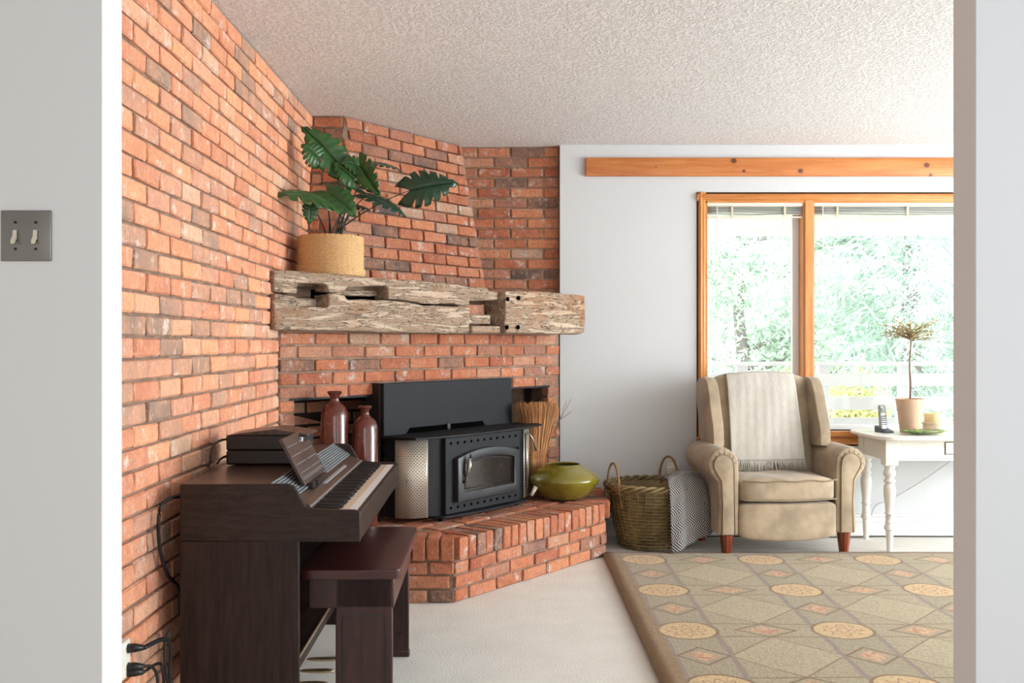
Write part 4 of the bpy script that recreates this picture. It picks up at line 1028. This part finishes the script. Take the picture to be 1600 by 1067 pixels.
# ------------------------------------------------------------------ side table
tb = thing('side_table', 'white painted table with turned legs beside the armchair', 'table', (2.10, 5.60, 0))
def rr(x0, y0, x1, y1, r, n=8):
    o = []
    for cx, cy, a0 in ((x0+r, y0+r, PI), (x1-r, y0+r, 1.5*PI), (x1-r, y1-r, 0), (x0+r, y1-r, .5*PI)):
        o += [(cx+r*math.cos(a0+i*PI/2/n), cy+r*math.sin(a0+i*PI/2/n)) for i in range(n+1)]
    return o
TH = .672
MB().prism(rr(-.0, 0.0, 1.10, .56, .10), lambda a, b, d: (a, b, d), TH-.022, TH).build('tabletop', M['white_wood'], tb, bevel=.006, seg=3)
MB().box((.07, .075, TH-.145), (1.03, .50, TH-.022)).build('apron', M['white_wood'], tb, bevel=.002)
dr = MB().box((.405, .068, TH-.105), (.70, .08, TH-.038)).build('drawer', M['white_wood'], tb, bevel=.003)
MB().box((.4015, .0735, TH-.108), (.7035, .0755, TH-.035)).build('drawer_gap', M['hole'], tb)
MB().lathe([(.006, 0), (.006, .012), (.014, .02), (.012, .028), (.001, .03)], 16).build('knob', M['white_wood'], dr, smooth=True); dr.children[0].rotation_euler = (PI/2, 0, 0)
dr.children[0].location = (.55, .068, TH-.07)
tp_ = [(.014, 0), (.016, .012), (.021, .11), (.022, .125), (.030, .130), (.031, .145), (.024, .155), (.022, .165), (.027, .170), (.022, .176), (.0225, .215), (.030, .222), (.023, .230), (.025, .27), (.033, .33), (.0345, .36), (.030, .385), (.022, .395), (.032, .402), (.034, .412), (.024, .422), (.023, .43), (.034, .445), (.034, .465), (.024, .478), (.030, .485), (.030, .495), (.036, .50)]
for x, y in ((.095, .10), (.095, .475), (1.0, .10), (1.0, .475)):
    lg = MB().lathe(tp_, 28, (x, y, 0)).build('leg', M['white_wood'], tb, smooth='auto', angle=50)
    MB().box((x-.037, y-.037, .50), (x+.037, y+.037, TH-.022)).build('leg_block', M['white_wood'], lg, bevel=.003)
# items on the table
TZ = TH
ph = thing('cordless_phone', 'silver cordless phone upright in its dark charging base on the white table', 'telephone', (2.235, 5.88, TZ), .25)
bs = MB().prism([(-.055, 0), (.045, 0), (.045, .012), (.0, .022), (-.055, .040)], lambda a, b, d: (d, -a, b), -.032, .032).build('charging_base', M['dark_blue'], ph, bevel=.003)
hs = MB().soft((0, .02, .085), (.045, .024, .155), .3, 8, fn=lambda p: Vector((p.x, p.y+.14*p.z, p.z))).build('handset', M['phone'], ph, smooth=True)
MB().box((-.014, -.0015, .115), (.014, .004, .145)).build('display', M['screen'], hs).location = (0, .012, 0)
for r_ in range(5):
    for c_ in range(3):
        MB().box((-.015+c_*.011, .003, .045+r_*.012), (-.007+c_*.011, .006, .052+r_*.012)).build('button', M['dark_blue'], hs).location = (0, -.001+r_*.0012, 0)
tpot = thing('topiary_pot', 'tall pale clay pot holding a thin dried topiary on the white table', 'plant pot', (2.385, 5.88, TZ))
MB().lathe([(.052, 0), (.056, .004), (.079, .185), (.083, .200), (.078, .202), (.072, .18), (.001, .175)], 36).build('pot', M['clay'], tpot, smooth='auto', angle=50)
tw = MB().tube(catmull([(0, 0, .17), (.004, 0, .28), (-.002, 0, .40), (.004, 0, .50), (.010, 0, .58)], 6), [.0055]*10+[.004]*15, 6); tw.build('trunk', M['twig'], tpot, smooth=True)
br = MB(); nd = MB(); rnd = random.Random(5)
for i in range(60):
    a = rnd.uniform(0, 2*PI); z0 = .54+rnd.uniform(0, .05); el = rnd.uniform(-.1, .7); L = rnd.uniform(.13, .20)
    d = Vector((math.cos(a)*math.cos(el), math.sin(a)*math.cos(el), math.sin(el)*.8)); p0 = Vector((.008, 0, z0)); p3 = p0+d*L
    pts = bez(p0, p0+d*L*.3+Vector((0, 0, .015)), p0+d*L*.7+Vector((0, 0, .01)), p3, 6); br.tube(pts, [.0018]*4+[.0010]*3, 3)
    for k in range(9):
        q = pts[rnd.randint(2, 6)]; e = q+Vector((rnd.uniform(-1, 1), rnd.uniform(-1, 1), rnd.uniform(-.6, 1))).normalized()*rnd.uniform(.015, .035); nd.tube([q, e], [.0018, .001], 3)
br.tube([(.004, 0, .49), (.025, 0, .45), (.035, -.005, .42)], .0014, 3)
br.build('branches', M['twig'], tpot, smooth=True)['kind'] = 'stuff'; nd.build('needles', M['dry'], tpot)['kind'] = 'stuff'
ds = thing('leaf_dish', 'green glazed leaf-shaped dish in front of the clay pot', 'dish', (2.40, 5.735, TZ))
def dish(a, b):
    th_ = a*2*PI; rx = .125*(1+.06*math.cos(9*th_)); ry = .060*(1+.06*math.cos(9*th_))
    return Vector((rx*b*math.cos(th_)*(1.0+.15*(math.cos(th_) > .8)*b), ry*b*math.sin(th_), .004+.022*b**2.2+.003*math.cos(18*th_)*b))
MB().grid(90, 10, dish).build('dish_body', M['green_glaze'], ds, smooth=True, solid=.004)
jr = thing('cream_jar', 'wide cream ceramic jar on the white table under a candle', 'jar', (2.535, 5.88, TZ))
MB().lathe([(.066, 0), (.070, .004), (.070, .050), (.073, .052), (.073, .062), (.066, .064), (.001, .064)], 36).build('jar_body', M['cream_box'], jr, smooth='auto')
cd = thing('candle', 'yellow cream pillar candle standing on the cream jar', 'candle', (2.530, 5.88, TZ+.0645))
MB().lathe([(.054, 0), (.056, .003), (.056, .046), (.058, .048), (.055, .052), (.048, .050), (.001, .046)], 32).build('wax_body', M['wax'], cd, smooth='auto')
MB().tube([(0, 0, .045), (.001, 0, .056)], .001, 4).build('wick', M['black'], cd)
# outlet + cords at back wall
ol = thing('wall_outlet', 'white socket with a plugged adapter on the white wall behind the willow basket', 'outlet', (1.03, 6.2, 0))
MB().box((-.035, -.006, .34), (.035, 0, .455)).build('cover_plate', M['white_plastic'], ol, bevel=.002)
MB().box((-.045, -.035, .385), (.03, -.006, .43)).build('adapter', M['white_plastic'], ol, bevel=.004)
cord('lamp_cord', [(2.26, 6.17, .115), (2.29, 6.17, .19), (2.40, 6.165, .24), (2.60, 6.165, .36), (2.85, 6.165, .54), (2.95, 6.165, .60)], .003, 'cable_w', 'thin pale cord rising diagonally behind the white table')
cord('floor_cord', [(1.15, 6.12, .007), (1.5, 6.13, .007), (2.0, 6.10, .007), (2.3, 6.125, .007), (2.8, 6.12, .007), (3.3, 6.13, .007)], .004, 'cable', 'dark cord lying on the carpet along the baseboard')

# ------------------------------------------------------------------ rug
rug = MB().grid(40, 50, lambda a, b: (.53+2.49*a, 2.5+3.1*b, .012+.0015*math.sin(a*30)*math.sin(b*22))).build('area_rug', M['rug'], None, smooth=True)
rug = bpy.data.objects['area_rug']; q = rug.modifiers.new('s', 'SOLIDIFY'); q.thickness = .010; q.offset = -1
tag(rug, 'sage and tan wool rug patterned with medallions and diamonds', 'rug')

# ------------------------------------------------------------------ window
win = bpy.data.objects.new('window_1', None); C.objects.link(win); struct(win)
cas = [(0, 0), (.012, 0), (.016, -.016), (.026, -.022), (.034, -.014), (.046, -.016), (.052, -.010), (.058, -.010), (.058, 0)]
MB().prism([(1.176+a, 6.199+b) for a, b in cas], lambda a, b, d: (a, b, d), .558, 2.15).build('casing', M['pine_v'], win, bevel=.002)
MB().prism([(2.151-a, 6.198+b) for a, b in cas], lambda a, b, d: (d, b, a), 1.176, 3.31).build('casing', M['pine_h'], win, bevel=.002)
MB().prism([(3.31-a, 6.199+b) for a, b in cas], lambda a, b, d: (a, b, d), .558, 2.15).build('casing', M['pine_v'], win, bevel=.002)
MB().prism([(.558+a, 6.198+b) for a, b in cas], lambda a, b, d: (d, b, a), 1.176, 3.31).build('casing', M['pine_h'], win, bevel=.002)
MB().box((1.20, 6.165, .62), (3.29, 6.335, .655)).build('sill', M['pine_h'], win, bevel=.004)
MB().box((WX0, 6.19, WZ0), (WX0+.018, 6.34, WZ1)).build('jamb', M['pine_v'], win)
MB().box((WX1-.018, 6.19, WZ0), (WX1, 6.34, WZ1)).build('jamb', M['pine_v'], win)
MB().box((WX0, 6.19, WZ1-.018), (WX1, 6.34, WZ1)).build('jamb', M['pine_h'], win)
MB().box((1.842, 6.195, WZ0), (1.915, 6.33, WZ1)).box((1.852, 6.185, WZ0), (1.905, 6.2, WZ1)).build('mullion', M['pine_v'], win, bevel=.004)
def sash(x0, x1):
    s = MB().box((x0, 6.275, WZ0), (x0+.016, 6.31, WZ1-.02)).box((x1-.022-(.02 if x1 < 2 else 0), 6.275, WZ0), (x1, 6.31, WZ1-.02)).box((x0, 6.275, WZ0), (x1, 6.31, WZ0+.03)).box((x0, 6.275, WZ1-.06), (x1, 6.31, WZ1-.02)).build('sash', M['rail'], win, bevel=.002)
    MB().box((x0+.014, 6.29, WZ0+.028), (x1-.020, 6.294, WZ1-.055)).build('glass', M['glass'], s)
sash(WX0+.018, 1.842); sash(1.915, WX1-.018)
MB().tube([(1.84, 6.27, .93), (1.838, 6.24, .95), (1.836, 6.22, .90)], .005, 6).build('crank', M['pewter'], win, smooth=True)
def blind(x0, x1, tapes, label):
    t = thing('window_blind', label, 'blind', (x0, 6.215, 0), 0); L = x1-x0
    MB().box((0, -.015, 2.062), (L, .025, 2.093)).box((0, -.018, 2.066), (L, -.015, 2.088)).build('headrail', M['white_plastic'], t, bevel=.002)
    for i in range(9):
        z = 2.057-.0062*i
        MB().grid(16, 2, lambda a, b: (L*a, -.012+.026*b, z+.004*abs(b-.5)-.004*math.sin(a*PI*2.2+i*.7)*(i/9.)), ).build('slat', M['grille'] if i % 2 else M['white_plastic'], t, smooth=True, solid=.0012)
    MB().box((0.003, -.013, 1.990), (L-.003, .015, 1.999)).build('bottom_rail', M['white_plastic'], t, bevel=.002)
    for x in tapes: MB().box((x-x0-.006, -.018, 1.992), (x-x0+.006, -.014, 2.06)).build('ladder_tape', M['cream_box'], t)
    MB().tube([(.06, -.02, 2.06), (.06, -.022, 1.55)], .0025, 6).build('tilt_wand', M['trim'], t)
blind(1.245, 1.905, (1.40, 1.73), 'raised cream venetian blind over the narrow left window pane')
blind(1.907, 3.22, (2.06, 2.50, 2.95), 'raised cream venetian blind over the wide right window pane')
vb = MB().box((.478, 6.176, 2.247), (3.45, 6.199, 2.364)).build('pine_board', M['knotty'], None, bevel=.008, seg=3); tag(vb, 'long knotty pine board fixed to the wall above the window', 'board')

# ------------------------------------------------------------------ outside
struct(MB().box((-3, 6.4, -.15), (12, 9.3, -.02)).build('porch_floor', M['deck']))
struct(MB().box((-30, 9.3, -1.3), (45, 60, -1.2)).build('ground', M['grass']))
sof = thing('porch_soffit', 'white ribbed porch ceiling outside above the window', 'porch roof', (0, 0, 0))
for i in range(34):
    x = -2+i*.30; MB().box((x+.004, 6.4, 2.30), (x+.296, 9.5, 2.31)).build('soffit_panel', M['rail'], sof)
MB().box((-2, 6.4, 2.315), (8.2, 9.55, 2.33)).build('roof_deck', M['hall'], sof)
MB().box((-2, 9.50, 2.24), (8.2, 9.55, 2.33)).build('fascia', M['rail'], sof, bevel=.004)
ra = thing('deck_railing', 'white wooden deck railing outside the window', 'railing', (0, 9.0, 0))
MB().box((1.0, -.07, 1.00), (8.5, .07, 1.035)).build('top_rail', M['rail'], ra, bevel=.004)
for z0, z1 in ((.815, .93), (.60, .72), (.42, .53), (.2, .31)): MB().box((1.0, -.03, z0), (8.5, -.005, z1)).build('rail_board', M['rail'], ra, bevel=.003)
for i in range(11):
    MB().box((1.33+.745*i, -.005, -.02), (1.43+.745*i, .085, 1.0)).build('post', M['rail'], ra, bevel=.004)
def spruce(loc, Ht, Rb, label, n=5200, seed=0, m='spruce'):
    rnd = random.Random(seed); t = thing('spruce_tree', label, 'tree', loc)
    MB().tube([(0, 0, 0), (0, 0, Ht*.5), (0, 0, Ht)], [.16, .1, .02], 8).build('trunk', M['bark'], t, smooth=True)
    mb = MB(); nb_ = n//36
    for b in range(nb_):
        z = Ht*(.02+.96*(b/nb_)**1.25); L = Rb*(1-z/Ht)*rnd.uniform(.75, 1.1)+.15; a = rnd.uniform(0, 2*PI); d = Vector((math.cos(a), math.sin(a), 0)); s = Vector((-d.y, d.x, 0))
        for k in range(36):
            q = rnd.uniform(.12, 1); p = d*(L*q)+Vector((0, 0, z-.28*L*q*q+.10*L*max(0, q-.7)))+s*rnd.uniform(-.5, .5)*(1.1-q)*.9
            dr_ = (d*rnd.uniform(.2, .9)+s*rnd.uniform(-.7, .7)+Vector((0, 0, rnd.uniform(-.75, .1)))).normalized()*rnd.uniform(.16, .34)
            wv_ = dr_.cross(Vector((rnd.uniform(-1, 1), rnd.uniform(-1, 1), rnd.uniform(-1, 1)))).normalized()*.012
            mb.add([p-wv_, p+wv_, p+dr_*.5+wv_, p+dr_], [(0, 1, 2, 3)])
            qq = p+dr_*.3; d3 = (dr_*.5+Vector((rnd.uniform(-.12, .12), rnd.uniform(-.12, .12), rnd.uniform(-.12, .02)))); mb.add([qq-wv_, qq+wv_, qq+d3], [(0, 1, 2)])
    mb.build('foliage', M[m], t)['kind'] = 'stuff'
spruce((5.9, 14.5, -1.2), 11, 3.2, 'large spruce tinted pale for window glare, with drooping boughs filling the right window pane', 42000, 1)
spruce((8.6, 17.0, -1.2), 12, 3.4, 'tall spruce standing farther back at the right window edge', 20000, 2)
spruce((6.9, 19.5, -1.2), 3.6, 1.7, 'small young spruce seen low between the taller trees', 8000, 8)
def broad(loc, Ht, Rr, label, n=5000, seed=0, m='pinef', name='pine_tree'):
    rnd = random.Random(seed); t = thing(name, label, 'tree' if Ht > 2 else 'shrub', loc)
    tr = MB().tube(catmull([(0, 0, 0), (.08, 0, Ht*.3), (-.05, 0, Ht*.6), (.05, 0, Ht*.85)], 4), [.13-.008*i for i in range(13)], 8)
    bl_ = []
    for b in range(14):
        z = Ht*rnd.uniform(.25, .9); a = rnd.uniform(0, 2*PI); L = Rr*rnd.uniform(.5, 1); e = Vector((math.cos(a)*L, math.sin(a)*L, z+L*.35)); tr.tube([(0, 0, z), Vector((0, 0, z)).lerp(e, .5)+Vector((0, 0, -.06)), e], [.05, .03, .012], 5); bl_.append(e)
    tr.build('trunk', M['bark'], t, smooth=True); mb = MB()
    cl = bl_+[Vector((rnd.gauss(0, Rr*.5), rnd.gauss(0, Rr*.5), Ht*rnd.uniform(.12, 1))) for _ in range(16)]
    for i in range(n):
        c = rnd.choice(cl); p = c+Vector((rnd.gauss(0, Rr*.22), rnd.gauss(0, Rr*.22), rnd.gauss(0, Rr*.16)))
        if p.z < .05: p.z = .05
        d = Vector((rnd.uniform(-1, 1), rnd.uniform(-1, 1), rnd.uniform(-.5, 1))).normalized()*rnd.uniform(.07, .16)
        wv_ = d.cross(Vector((rnd.uniform(-1, 1), rnd.uniform(-1, 1), 1))).normalized()*.018
        mb.add([p, p+d*.5+wv_, p+d, p+d*.5-wv_], [(0, 1, 2, 3)])
    mb.build('foliage', M[m], t)['kind'] = 'stuff'
broad((3.05, 13.0, -1.2), 5.2, 1.0, 'pine tree tinted pale for window glare at the left edge of the left window pane', 20000, 3)
broad((4.55, 16.2, -1.2), 4.3, 1.15, 'bushy pine tree right of centre in the left window pane', 20000, 4)
broad((4.6, 21, -1.2), 5.4, 1.8, 'distant pine tree behind the gap in the left window pane', 14000, 11)
broad((3.7, 12.2, -1.2), 1.9, .7, 'yellow green shrub just beyond the deck railing on the left', 3500, 6, 'yellowf', 'shrub')
broad((4.25, 12.0, -1.2), 2.0, .55, 'yellow green shrub beyond the railing beside the wide pane', 3000, 7, 'yellowf', 'shrub')
